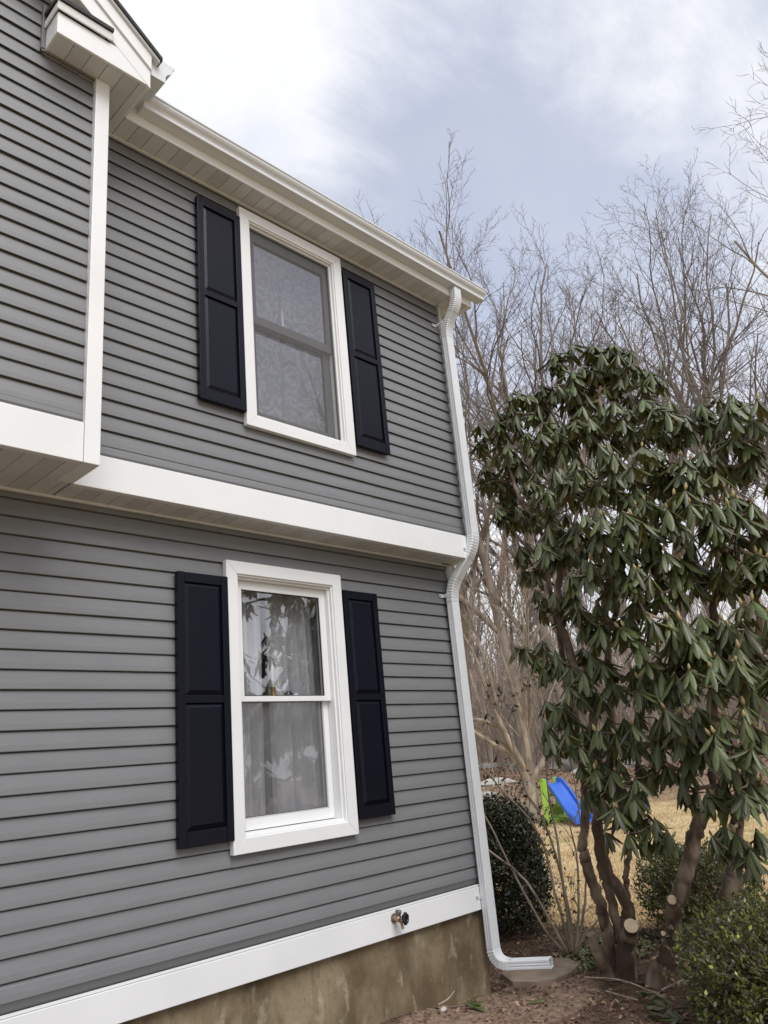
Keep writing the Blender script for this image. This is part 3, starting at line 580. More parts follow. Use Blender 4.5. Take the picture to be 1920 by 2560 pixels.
# ---------------------------------------------------------------- windows
def ring(b, x0, x1, z0, z1, t, y0, y1):
    tl, tr, tb, tt = t if isinstance(t, tuple) else (t, t, t, t)
    b.box(x0, x0 + tl, y0, y1, z0, z1); b.box(x1 - tr, x1, y0, y1, z0, z1)
    b.box(x0 + tl, x1 - tr, y0, y1, z1 - tt, z1); b.box(x0 + tl, x1 - tr, y0, y1, z0, z0 + tb); return b
def window(x0, x1, z0, z1, yc, w, sash_m, us, ls, label, screen=False):
    win = bpy.data.objects.new('window', None); win.empty_display_size = 0.1; link(win, house, Matrix.Identity(4)); tag(win, label)
    a0, a1, c0, c1 = x0 + w, x1 - w, z0 + w, z1 - w; t = 0.040
    for q in ([(x0, z0), (x1, z0), (a1, c0), (a0, c0)], [(x1, z0), (x1, z1), (a1, c1), (a1, c0)], [(x1, z1), (x0, z1), (a0, c1), (a1, c1)], [(x0, z1), (x0, z0), (a0, c0), (a0, c1)]):
        cx = sum(p[0] for p in q) / 4; cz = sum(p[1] for p in q) / 4
        q = [(cx + (px - cx) * 0.9992, cz + (pz - cz) * 0.9992) for px, pz in q]
        MB().prism([(px, yc, pz) for px, pz in q], (0, t, 0)).build('casing_board', M['white'], win, bevel=0.0025)
    b = MB(); ring(b, a0 - 0.004, a1 + 0.004, c0 - 0.004, c1 + 0.004, 0.016, yc + 0.012, yc + 0.05)
    ring(b, a0 + 0.0, a1 - 0.0, c0 + 0.0, c1 - 0.0, 0.026, yc + 0.034, yc + 0.17); b.build('frame', M['white'] if not screen else M['white'], win, bevel=0.002)
    e0, e1, f0, f1 = a0 + 0.0265, a1 - 0.0265, c0 + 0.0265, c1 - 0.0265
    (yu, gu0, gu1, hu0, hu1), (yl, gl0, gl1, hl0, hl1) = us[:5], ls[:5]
    zm = us[3]                                    # bottom of the upper glass
    up = MB(); ring(up, e0, e1, us[5], f1, (gu0 - e0, e1 - gu1, hu0 - us[5], f1 - hu1), yu, yu + 0.034)
    s1 = up.build('sash', sash_m, win, bevel=0.002)
    lo = MB(); ring(lo, e0 + 0.001, e1 - 0.001, ls[5], hl1 + 0.04, (gl0 - e0, e1 - gl1, hl0 - ls[5], 0.04), yl, yl + 0.034)
    s2 = lo.build('sash', sash_m, win, bevel=0.002)
    MB().box(gu0 - 0.005, gu1 + 0.005, yu + 0.015, yu + 0.019, hu0 - 0.005, hu1 + 0.005).build('pane', M['glass'], win)
    MB().box(gl0 - 0.005, gl1 + 0.005, yl + 0.015, yl + 0.019, hl0 - 0.005, hl1 + 0.005).build('pane', M['glass'], win)
    gk = MB(); ring(gk, gu0 + 0.0005, gu1 - 0.0005, hu0 + 0.0005, hu1 - 0.0005, 0.005, yu + 0.006, yu + 0.014); ring(gk, gl0 + 0.0005, gl1 - 0.0005, hl0 + 0.0005, hl1 - 0.0005, 0.005, yl + 0.006, yl + 0.014)
    gk.build('glazing_gasket', M['black'], win)
    sill = MB(); sill.prism([(e0, yc + 0.05, c0 - 0.002), (e0, yl + 0.05, f0 + 0.012), (e0, yl + 0.05, f0 - 0.03), (e0, yc + 0.05, f0 - 0.03)], (e1 - e0, 0, 0)); sill.build('sill', M['white_dirty'], win)
    if screen:
        MB().box(e0 - 0.004, e1 + 0.004, yc + 0.052, yc + 0.0535, f0, f1 + 0.004).build('insect_screen', M['screen'], win)
        fr = MB(); ring(fr, e0 - 0.004, e1 + 0.004, f0 - 0.002, f1 + 0.004, 0.016, yc + 0.046, yc + 0.058); fr.build('screen_frame', M['grey_sash'], win, bevel=0.001)
    else:
        MB().box(gl0 - 0.006, gl1 + 0.006, yl - 0.0035, yl - 0.002, hl0 - 0.006, hl1 + 0.004).build('insect_screen', M['half_screen'], win)
        MB().box((gl0 + gl1) / 2 + 0.03, (gl0 + gl1) / 2 + 0.085, yl + 0.004, yl + 0.03, hl1 + 0.041, hl1 + 0.06).box((gl0 + gl1) / 2 + 0.045, (gl0 + gl1) / 2 + 0.07, yl + 0.002, yl + 0.02, hl1 + 0.0605, hl1 + 0.07).build('sash_lock', M['black'], win, bevel=0.002)
    # dim room behind the window
    rm = MB(); X0, X1, Z0, Z1, Y0, Y1 = x0 - 0.25, x1 + 0.25, z0 - 0.3, z1 + 0.05, yc + 0.195, yc + 2.2
    rm.box(X0 - 0.02, X0, Y0, Y1, Z0, Z1); rm.box(X1, X1 + 0.02, Y0, Y1, Z0, Z1); rm.box(X0, X1, Y1, Y1 + 0.02, Z0, Z1); rm.box(X0, X1, Y0, Y1, Z0 - 0.02, Z0); rm.box(X0, X1, Y0, Y1, Z1, Z1 + 0.02)
    ring(rm, X0, X1, Z0, Z1, (x0 + 0.06 - X0, X1 - x1 + 0.06, z0 + 0.06 - Z0, Z1 - z1 + 0.06), Y0 - 0.012, Y0)
    rm.build('room_lining', M['room'], win)
    return win
window(2.827, 3.825, -0.417, 1.350, 4.075, 0.084, M['white'], (4.142, 2.987, 3.660, 0.492, 1.182, 0.458), (4.178, 2.990, 3.660, -0.229, 0.460, -0.302),
       'lower window in white casing with clear panes')
window(2.893, 3.904, 2.250, 4.022, 3.883, 0.084, M['grey_sash'], (3.944, 3.057, 3.742, 3.180, 3.822, 3.112), (3.982, 3.07, 3.725, 2.425, 3.105, 2.362),
       'upper window in white casing behind a grey insect screen', True)

# ---------------------------------------------------------------- shutters
def shutter(x0, x1, z0, z1, yf, yback, zmid, label):
    sh = bpy.data.objects.new('shutter', None); link(sh, house, Matrix.Identity(4)); tag(sh, label)
    m = M['shutter']; sw = 0.048; tr, br, mr = 0.062, 0.083, 0.046; zm = z0 + (z1 - z0) * zmid
    for a, b_ in ((x0, x0 + sw), (x1 - sw, x1)): MB().box(a, b_, yf, yback, z0, z1).build('stile', m, sh, bevel=0.003)
    for a, b_ in ((z1 - tr, z1), (zm - mr / 2, zm + mr / 2), (z0, z0 + br)): MB().box(x0 + sw + 0.0015, x1 - sw - 0.0015, yf + 0.0012, yback, a, b_ - (0.001 if b_ == z1 else 0)).build('rail', m, sh, bevel=0.003)
    for a, b_ in ((zm + mr / 2, z1 - tr), (z0 + br, zm - mr / 2)):
        X0, X1 = x0 + sw, x1 - sw; rows = []
        for ins, y in ((-0.004, yf + 0.018), (0.004, yf + 0.014), (0.026, yf + 0.005), (0.028, yf + 0.0025), (0.034, yf + 0.0025)):
            rows.append([(X0 + ins, y, a + ins), (X1 - ins, y, a + ins), (X1 - ins, y, b_ - ins), (X0 + ins, y, b_ - ins)])
        p = MB(); p.strip(rows, True); p.poly(rows[-1]); p.build('raised_panel', m, sh, fixn=True)
    MB().box(x0 + 0.01, x1 - 0.01, yf + 0.0185, yback - 0.002, z0 + 0.01, z1 - 0.01).build('backing', m, sh)
    for px in (x0 + 0.022, x1 - 0.022):
        for pz in (z0 + 0.04, zm + 0.004, z1 - 0.03):
            MB().lathe([(0.0001, -0.003), (0.0055, -0.0025), (0.0065, 0.001)], (px, yf, pz), (0, 1, 0), 8).build('screw', m, sh)
    return sh
shutter(2.470, 2.833, -0.337, 1.234, 4.068, 4.105, 0.512, 'lower shutter with two raised panels between grey planks and the lower window')
shutter(3.838, 4.183, -0.331, 1.243, 4.068, 4.105, 0.512, 'lower shutter beside the bare stretch of wall by the downspout')
shutter(2.530, 2.892, 2.341, 3.922, 3.876, 3.914, 0.512, 'upper shutter closer to the projecting bay')
shutter(3.919, 4.283, 2.345, 3.925, 3.876, 3.914, 0.512, 'upper shutter closer to the downspout')

# ---------------------------------------------------------------- downspout
def rect_profile(w, d, ribs=True):
    """Outline of a ribbed rectangular pipe, (u, v), counter-clockwise, starting at the -u -v corner."""
    def side(n, L_):
        out = [(-L_ / 2 + 0.006, 0.0)]
        if ribs:
            st = (L_ - 0.03) / n
            for i in range(n):
                a = -L_ / 2 + 0.015 + i * st; out += [(a + st * 0.15, 0.0), (a + st * 0.26, -0.0025), (a + st * 0.74, -0.0025), (a + st * 0.85, 0.0)]
        out.append((L_ / 2 - 0.006, 0.0)); return out
    P = [(u, -d / 2 - v) for u, v in side(3, w)] + [(w / 2 + v, u) for u, v in side(2, d)] + [(-u, d / 2 + v) for u, v in side(3, w)] + [(-w / 2 - v, -u) for u, v in side(2, d)]
    return P
def sweep_pipe(name, path, w, d, parent, crimp=None, ribs=True, closed_end=False):
    """Sweep; the path stays near the x = const plane so u is kept along +X."""
    P = [Vector(p) for p in path]; prof = rect_profile(w, d, ribs); rows = []; n = len(P)
    for i, p in enumerate(P):
        t = (P[min(i + 1, n - 1)] - P[max(i - 1, 0)]).normalized(); u = Vector((1, 0, 0)); u = (u - t * u.dot(t)).normalized(); v = u.cross(t) * -1
        k = 1.0 + (crimp[i] if crimp else 0)
        rows.append([p + u * a * k + v * b_ * k for a, b_ in prof])
    b = MB(); b.strip(rows, True)
    if closed_end: b.poly(rows[0])
    return b.build(name, M['gutter'], parent)
ds = bpy.data.objects.new('downspout', None); link(ds, house, Matrix.Identity(4)); tag(ds, 'white ribbed downspout running from the gutter down past both floors')
def arc_path(a, b_, c, n=9, r=0.11):
    """Rounded corner at b_ between a and c."""
    a, b_, c = Vector(a), Vector(b_), Vector(c); da = (a - b_).normalized(); dc = (c - b_).normalized()
    p0 = b_ + da * r; p1 = b_ + dc * r; return [((1 - t) ** 2) * p0 + 2 * t * (1 - t) * b_ + t * t * p1 for t in [i / (n - 1) for i in range(n)]]
def elbow(a, b_, c, w, d, n=19, r=0.11):
    p = arc_path(a, b_, c, n, r); cr = [0.03 + (0.035 if (i % 2 and 1 < i < n - 2) else -0.03 if 1 < i < n - 2 else 0) for i in range(n)]
    sweep_pipe('elbow', p, w, d, ds, cr, ribs=False); return p[0], p[-1]
W_, D_ = 0.092, 0.066
O0 = (5.178, 3.680, 4.150); O1 = (5.175, 3.680, 4.00); O2 = (5.166, 3.828, 3.80); O3 = (5.166, 3.828, 1.70); O4 = (5.066, 4.050, 1.36); O5 = (5.066, 4.050, -1.455); O6 = (5.208, 3.655, -1.437)
a0, a1 = elbow(O0, O1, O2, W_, D_, r=0.085); b0, b1 = elbow(O1, O2, O3, W_, D_, r=0.10); c0, c1 = elbow(O2, O3, O4, W_, D_, r=0.11); d0, d1 = elbow(O3, O4, O5, W_, D_, r=0.11); e0_, e1_ = elbow(O4, O5, O6, W_, D_, 23, r=0.125)
def lerp(a, b_, n=6): a, b_ = Vector(a), Vector(b_); return [a.lerp(b_, i / (n - 1)) for i in range(n)]
for a, b_ in ((O0, a0), (a1, b0), (b1, c0), (c1, d0), (d1, e0_), (e1_, O6)): sweep_pipe('pipe', lerp(a, b_), W_, D_, ds)
def strap(x, y, z, yw):
    b = MB(); b.box(x - 0.045, x + 0.012, yw - 0.004, yw, z - 0.015, z + 0.015); b.box(x + 0.002, x + 0.006, y - 0.01, yw - 0.0045, z - 0.015, z + 0.015); b.build('strap', M['gutter'], ds, bevel=0.002)
    MB().lathe([(0.0001, -0.005), (0.006, -0.004), (0.007, 0)], (x - 0.033, yw - 0.004, z), (0, 1, 0), 8).build('screw', M['metal_grey'], ds)
strap(5.119, 3.84, 3.852, UY - 0.001); strap(5.112, 3.83, 1.665, 3.8715); strap(5.016, 4.06, 1.305, LY - 0.001); strap(5.017, 4.06, -0.995, 4.0875)

# ---------------------------------------------------------------- hose tap on the skirt board
hb = bpy.data.objects.new('hose_tap', None); link(hb, house, Matrix.Identity(4)); tag(hb, 'weathered garden tap with a dark round handle on the white skirt')
hx, hz, hy = 4.095, -0.972, 4.088
MB().lathe([(0.030, 0), (0.030, 0.006), (0.018, 0.010), (0.018, 0.03), (0.021, 0.034), (0.021, 0.055), (0.014, 0.06)], (hx, hy, hz), (0, -1, 0), 16).build('body', M['bronze'], hb, smooth=False)
MB().lathe([(0.017, 0), (0.017, 0.024), (0.021, 0.026), (0.021, 0.044), (0.018, 0.047)], (hx, hy - 0.044, hz + 0.004), (0, -0.1, 1), 8).build('vacuum_cap', M['metal_grey'], hb)
MB().tube([(hx, hy - 0.05, hz - 0.008), (hx + 0.006, hy - 0.062, hz - 0.03), (hx + 0.010, hy - 0.070, hz - 0.062)], [0.010, 0.0095, 0.0115], 10).build('spout', M['bronze'], hb)
MB().lathe([(0.0075, 0), (0.0075, 0.03)], (hx, hy - 0.058, hz + 0.0), (0.25, -1, 0), 8).build('stem', M['bronze'], hb)
b = MB(); cxn = Vector((hx + 0.010, hy - 0.085, hz)); ax = Vector((0.25, -1, 0)).normalized(); tt = ax.orthogonal().normalized(); bb = ax.cross(tt); rows = []
for rad, h in ((0.012, 0.0), (0.034, 0.002), (0.036, 0.006), (0.036, 0.018), (0.030, 0.022), (0.026, 0.012), (0.010, 0.010)):
    rows.append([cxn + ax * h + (tt * math.cos(2 * math.pi * k / 24) + bb * math.sin(2 * math.pi * k / 24)) * rad * (1 if rad < 0.03 else (1.08 if (k // 2) % 2 else 0.93)) for k in range(24)])
b.strip(rows, True); b.poly(rows[-1]); b.poly(rows[0][::-1]); b.build('handle', M['black'], hb)

# ---------------------------------------------------------------- things behind the panes
def curtain(x0, x1, z0, z1, y, amp, waves, seed, label, m='curtain'):
    rs = random.Random(seed); n = int((x1 - x0) / 0.006); ph = rs.uniform(0, 6)
    fx = lambda t: amp * (math.sin(2 * math.pi * waves * t + ph + 1.3 * math.sin(2.2 * math.pi * t + ph)) + 0.45 * math.sin(2 * math.pi * waves * 2.3 * t + 2 * ph))
    rows = []
    for j in range(7):
        v = j / 6; z = z1 + (z0 - z1) * v
        rows.append([(x0 + (x1 - x0) * i / n + 0.006 * math.sin(v * 3 + ph), y + fx(i / n) * (0.75 + 0.4 * v), z) for i in range(n + 1)])
    b = MB(); b.strip(rows); o = b.build('curtain', M[m], smooth=True, fixn=False); return tag(o, label, 'curtain', 'sheer curtains behind the panes')
curtain(2.80, 3.275, -0.40, 1.30, 4.305, 0.036, 3.0, 1, 'white sheer ribbed curtain in the lower window, on the side of the brass candlestick')
curtain(3.300, 3.98, -0.40, 1.30, 4.322, 0.042, 3.6, 2, 'white sheer ribbed curtain in the lower window, on the side without the brass candlestick')
curtain(2.86, 3.42, 2.25, 4.0, 4.125, 0.020, 3.0, 3, 'sheer curtain in the upper window, the one beside the bay', 'moire_curtain')
curtain(3.45, 4.02, 2.25, 4.0, 4.135, 0.022, 3.4, 4, 'sheer curtain in the upper window, the one towards the downspout', 'moire_curtain')
t = empty('candlestick', (3.288, 4.240, 0.502), 0, 'brass candlestick with a slim white candle standing inside the lower window', 'candlestick')
MB().lathe([(0.030, 0), (0.030, 0.006), (0.020, 0.014), (0.011, 0.020), (0.017, 0.030), (0.012, 0.040), (0.020, 0.055), (0.020, 0.062), (0.016, 0.060)], (3.288, 4.240, 0.5), sides=18).build('holder', M['brass'], t, smooth=True)
MB().lathe([(0.0105, 0), (0.0105, 0.13), (0.007, 0.155), (0.003, 0.175)], (3.288, 4.240, 0.5625), sides=12).build('candle', M['candle'], t, smooth=True)
MB().box(3.25, 3.33, 4.215, 4.27, 0.488, 0.4995).build('base_plate', M['black'], t)
t = empty('candlestick', (3.40, 4.065, 3.146), 0, 'slim white candle standing behind the screen of the upper window', 'candlestick')
MB().lathe([(0.028, 0), (0.028, 0.006), (0.012, 0.02), (0.018, 0.05), (0.015, 0.06)], (3.40, 4.065, 3.146), sides=14).build('holder', M['brass'], t, smooth=True)
MB().lathe([(0.011, 0), (0.0105, 0.16), (0.006, 0.20), (0.002, 0.225)], (3.40, 4.065, 3.207), sides=10).build('candle', M['candle'], t, smooth=True)
# ---------------------------------------------------------------- bare trees
def norm(v): return v / (np.linalg.norm(v) + 1e-9)
def perp_dir(d, ang, az):
    a = np.cross(d, [0, 0, 1.0] if abs(d[2]) < 0.9 else [1.0, 0, 0]); a = norm(a); b = np.cross(d, a)
    return norm(d * math.cos(ang) + (a * math.cos(az) + b * math.sin(az)) * math.sin(ang))
class Grower:
    def __init__(s, seed, kids, ratio, ang, wob, trop, segs, sides, rmin=0.006):
        s.R = random.Random(seed); s.kids, s.ratio, s.ang, s.wob, s.trop, s.segs, s.sides, s.rmin = kids, ratio, ang, wob, trop, segs, sides, rmin
        s.lines = {}
    def grow(s, p, d, L, r, lvl, start=0.3):
        R = s.R; n = s.segs[lvl]; st = L / n; P = [np.array(p, float)]; D = [np.array(d, float)]; last = lvl >= len(s.kids)
        rad = [r * (1 - (0.74 if lvl else 0.74) * (i / n) ** 0.9) if not last else max(r * (1 - .55 * i / n), s.rmin * .55) for i in range(n + 1)]
        for i in range(n):
            d = norm(D[-1] + np.array([R.gauss(0, 1), R.gauss(0, 1), R.gauss(0, .7)]) * s.wob[lvl] + np.array([0, 0, s.trop[lvl]]))
            D.append(d); P.append(P[-1] + d * st)
        s.lines.setdefault(lvl, []).append((np.array(P), np.array(rad), s.sides[lvl]))
        if last: return
        k = s.kids[lvl]; az = R.uniform(0, 6.28)
        for j in range(k):
            t = start + (1 - start) * (j + R.uniform(.1, .9)) / k; t = min(t, 0.995); q = t * n; i = int(q); fr = q - i
            pos = P[i] * (1 - fr) + P[min(i + 1, n)] * fr; rr_ = rad[i] * (1 - fr) + rad[min(i + 1, n)] * fr
            az += 2.4 + R.uniform(-.5, .5); an = s.ang[lvl] * R.uniform(.65, 1.3) * (1.0 - 0.35 * t)
            ln = L * s.ratio[lvl] * R.uniform(.7, 1.2) * (1.15 - 0.55 * t)
            s.grow(pos, perp_dir(D[min(i + 1, n)], an, az), ln, max(rr_ * R.uniform(.5, .75), s.rmin), lvl + 1, 0.22)
    def meshes(s, name, split, m1, m2):
        a = [q for l, ls in s.lines.items() if l < split for q in ls]; b = [q for l, ls in s.lines.items() if l >= split for q in ls]
        return array_mesh(name + '_trunk', *tubes(a), m1, True), array_mesh(name + '_crown', *tubes(b), m2, True)
PROTO = []
for k, (seed, kids, ratio, ang, start) in enumerate([
        (11, (11, 9, 6, 4), (.74, .42, .42, .46), (.70, .70, .75, .8), .32), (12, (9, 10, 6, 5), (.84, .38, .44, .46), (.62, .70, .75, .8), .26),
        (13, (12, 9, 6, 4), (.70, .44, .44, .46), (.76, .68, .7, .8), .36), (14, (8, 10, 7, 5), (.92, .38, .42, .46), (.56, .70, .75, .8), .25)]):
    g = Grower(seed, kids, ratio, ang, (.06, .12, .15, .18, .20), (.02, .05, .05, .03, .02), (11, 9, 6, 4, 3), (8, 6, 4, 3, 3), 0.0044)
    g.grow((0, 0, -0.3), norm(np.array([.04, -.03, 1.0])), 9.5, 0.17, 0, start)
    zmax = max(q[0][:, 2].max() for ls in g.lines.values() for q in ls)
    PROTO.append((*g.meshes('bare_tree', 2, M['bark'], M['twig']), zmax))
slim = []
for k, seed in enumerate((31, 32, 33)):
    g = Grower(seed, (9, 5, 4), (.30, .5, .5), (.6, .7, .75), (.05, .12, .15, .18), (.02, .08, .06, .05), (9, 5, 4, 3), (6, 4, 3, 3), 0.010)
    g.grow((0, 0, -0.3), norm(np.array([.05 * (k - 1), .03, 1.0])), 12.0, 0.13, 0, .42)
    slim.append((*g.meshes('woodland_tree', 1, M['far_bark'], M['twig']), max(q[0][:, 2].max() for ls in g.lines.values() for q in ls)))
def place_tree(name, proto, x, y, h, rot, label, group, fat=1.0):
    z = float(gz(x, y)); s = h / proto[2]
    root = bpy.data.objects.new(name, None); C.objects.link(root); root.location = (x, y, z); root.rotation_euler = (0, 0, rot); root.scale = (s * fat, s * fat, s)
    tag(root, label, 'tree', group)
    for nm, me in (('trunk', proto[0]), ('crown', proto[1])):
        o = bpy.data.objects.new(nm, me); C.objects.link(o); o.parent = root
    return root
G = 'bare trees standing behind the house'
TREES = [  # azimuth deg, distance, height of the top above eye level, prototype, turn, label
    (43.2, 31, 21.6, 0, 0.3, 'tall bare tree whose twiggy top shows above the middle of the gutter'),
    (38.9, 27, 17.8, 1, 1.9, 'tall bare tree just behind the gutter end, its top the highest over the roof corner'),
    (35.0, 25, 18.4, 3, 4.0, 'tall bare tree rising right beside the downspout with a forked leaning trunk'),
    (31.4, 27, 20.4, 1, 5.2, 'wide bare tree filling the gap between downspout and evergreen'),
    (29.0, 31, 22.0, 2, 0.9, 'slender bare tree behind the left shoulder of the big evergreen'),
    (25.8, 26, 18.8, 3, 2.6, 'spreading bare tree behind the peak of the big evergreen'),
    (22.9, 30, 20.6, 0, 3.4, 'bare tree between the spreading one and the tallest one on the right'),
    (18.6, 27, 21.8, 3, 1.2, 'tall vase shaped bare tree rising over the right half of the evergreen'),
    (15.4, 32, 22.0, 2, 5.9, 'bare tree to the right of the vase shaped tree'),
    (12.4, 24, 14.8, 1, 0.2, 'lower bare tree leaning in at the right edge, under the overhanging branches'),
    (33.4, 36, 20.0, 2, 3.0, 'bare tree standing deep behind the downspout')]
for az, d, top, k, rot, lab in TREES:
    x, y = d * math.cos(math.radians(az)), d * math.sin(math.radians(az)); z = float(gz(x, y))
    place_tree('bare_tree', PROTO[k], x, y, top - z, rot, lab, G, 1.08)
place_tree('bare_tree', PROTO[1], 16.5, 0.15, 14.4, 2.0, 'near bare tree out past the right edge, its branch tips reaching into the sky', G, 1.0)
# trees on the viewer's side, seen mirrored in the lower window
for i, (x, y, h) in enumerate([(17, -9, 15), (22, -4, 18), (25, -14, 19), (14, -18, 16), (31, -8, 20), (20, -24, 18), (8, -26, 17)]):
    place_tree('bare_tree', PROTO[i % 4], x, y, h, i * 1.7, 'bare tree across the yard, mirrored in the lower window', 'bare trees across the yard')
rw = random.Random(77)
n = 0
while n < 46:
    az = math.radians(rw.uniform(15, 44)); d = 24 + 44 * rw.random() ** 0.8; x, y = d * math.cos(az), d * math.sin(az)
    place_tree('woodland_tree', slim[n % 3], x, y, rw.uniform(9, 17), rw.uniform(0, 6.28), 'thin grey woodland trunk among many on the leaf covered rise', 'thin trunks of the wood behind the lawn', rw.uniform(.8, 1.7)); n += 1

def brush():
    """Tangle of saplings and twigs that closes the wood: one mass."""
    rs = np.random.RandomState(8); L = []
    for i in range(3600):
        az = math.radians(rs.uniform(9, 47)); d = 27 + 50 * rs.rand() ** 0.8; x, y = d * math.cos(az), d * math.sin(az); z = float(gz(x, y)) - .1
        h = rs.uniform(1.5, 5.0) * (1 + (d - 27) / 40); lean = rs.normal(0, .16, 2) * h; q = rs.normal(0, .06, 2) * h
        P = np.array([[x, y, z], [x + .35 * lean[0] + q[0], y + .35 * lean[1] + q[1], z + .4 * h], [x + .7 * lean[0], y + .7 * lean[1], z + .75 * h], [x + lean[0] * 1.2, y + lean[1] * 1.2, z + h]])
        r0 = rs.uniform(.008, .03); L.append((P, np.array([r0, r0 * .8, r0 * .55, r0 * .25]), 3))
        for k in range(4):
            t = rs.uniform(.3, .95); i0 = min(int(t * 3), 2); p = P[i0] + (P[i0 + 1] - P[i0]) * (t * 3 - i0); a2 = rs.uniform(0, 6.28); l = h * rs.uniform(.12, .3)
            e = p + np.array([math.cos(a2) * l * .6, math.sin(a2) * l * .6, l * rs.uniform(.2, .9)]); L.append((np.array([p, (p + e) / 2 + rs.normal(0, .05, 3), e]), np.array([r0 * .5, r0 * .4, r0 * .2]), 3))
    o = bpy.data.objects.new('undergrowth', array_mesh('undergrowth', *tubes(L), M['far_bark'])); link(o); tag(o, 'tangled bare undergrowth filling the wood behind the lawn', None, None, 'stuff')
brush()
def far_wood():
    rs = np.random.RandomState(18); L = []
    for i in range(900):
        az = math.radians(rs.uniform(5, 50)); d = 62 + 70 * rs.rand(); x, y = d * math.cos(az), d * math.sin(az); z = float(gz(x, y)) - .2; h = rs.uniform(8, 17)
        ln = rs.normal(0, .05, 2) * h; r0 = rs.uniform(.06, .16)
        P = np.array([[x, y, z], [x + ln[0] * .4, y + ln[1] * .4, z + h * .5], [x + ln[0], y + ln[1], z + h]]); L.append((P, np.array([r0, r0 * .7, .02]), 4))
        for k in range(14):
            t = rs.uniform(.25, .98); p = P[0] + (P[2] - P[0]) * t; a2 = rs.uniform(0, 6.28); l = h * rs.uniform(.1, .22)
            e = p + np.array([math.cos(a2) * l * .7, math.sin(a2) * l * .7, l]); L.append((np.array([p, (p + e) / 2 + rs.normal(0, .1, 3), e]), np.array([.03, .022, .012]), 3))
    o = bpy.data.objects.new('distant_woods', array_mesh('distant_woods', *tubes(L), M['far_bark'])); link(o); tag(o, 'far grey brown wood closing the view', None, None, 'stuff')
far_wood()

# ---------------------------------------------------------------- pale multi-stemmed tree on the lawn
def yard_tree():
    x, y = 13.12, 9.17; z = float(gz(x, y)); t = empty('crape_myrtle', (x, y, z), 0, 'pale multi stemmed bare tree on the lawn beside the green and blue slide', 'tree')
    up = lambda a, b_, c: np.array([x + a, y + b_, z + c])
    tr = [(np.array([up(0, 0, -.15), up(0, 0, .05), up(.01, 0, .4), up(0, .01, .75), up(0.0, 0, .95)]), np.array([.20, .155, .135, .14, .13]), 12)]
    # limbs as offsets (along the view-right direction, towards the viewer, up)
    vr = np.array([.60, -.80, 0]); vf = np.array([-.80, -.60, 0])
    limbs = [([(-.05, 0, .85), (-.18, .05, 1.15), (-.34, .05, 1.65), (-.40, .0, 2.1), (-.48, 0, 2.8)], .075), ([(0, .05, .9), (-.25, .15, 1.5), (-.52, .2, 2.3), (-.66, .25, 3.0)], .07),
             ([(.04, .06, .9), (.06, .1, 1.3), (.02, .12, 2.0), (-.12, .1, 2.9)], .08), ([(.07, 0, .8), (.36, .02, 1.15), (.46, 0, 1.7), (.44, 0, 2.5)], .075),
             ([(-.1, .02, 1.2), (-.60, .1, 1.52), (-1.1, .2, 1.90), (-1.7, .2, 2.2)], .05), ([(-.33, .05, 1.75), (-.7, .1, 1.95), (-1.2, .1, 2.05), (-1.8, .1, 2.3)], .045),
             ([(.02, -.1, .9), (.10, -.15, 1.7), (.2, -.2, 2.6), (.24, -.25, 3.2)], .065), ([(.02, 0, 1.5), (.2, .1, 1.85), (.26, .2, 2.4)], .04)]
    g = Grower(91, (6, 5, 4), (.62, .55, .5), (.5, .6, .7), (.10, .13, .15, .17), (.07, .08, .06, .04), (6, 5, 4, 3), (5, 4, 3, 3), 0.006)
    for pts, r in limbs:
        P = np.array([np.array([x, y, z]) + vr * a + vf * b_ + np.array([0, 0, c]) for a, b_, c in pts])
        q = catmull(P, 4); rad = np.linspace(r, r * .45, len(q)); tr.append((q, rad, 8))
        g.grow(q[-1], norm(q[-1] - q[-3]), 1.9, r * .45, 0, .1)
        for k in range(3):
            i = int(len(q) * (.4 + .18 * k)); g.grow(q[i], perp_dir(norm(q[i] - q[i - 1]), .6, k * 2.3), 1.3, r * .3, 1, .2)
    for q in tr: pass
    o = bpy.data.objects.new('trunk', array_mesh('trunk', *tubes(tr), M['yard_bark'], True)); link(o, t)
    ls = [q for l in g.lines.values() for q in l]; o = bpy.data.objects.new('crown', array_mesh('crown', *tubes(ls), M['yard_bark'], True)); link(o, t)
def catmull(P, k):
    P = np.asarray(P, float); n = len(P); Q = np.concatenate([[2 * P[0] - P[1]], P, [2 * P[-1] - P[-2]]]); out = []
    for i in range(n - 1):
        a, b_, c, d = Q[i:i + 4]
        for t in np.arange(k) / k: out.append(.5 * (2 * b_ + (c - a) * t + (2 * a - 5 * b_ + 4 * c - d) * t * t + (3 * b_ - a - 3 * c + d) * t ** 3))
    out.append(P[-1]); return np.array(out)
yard_tree()

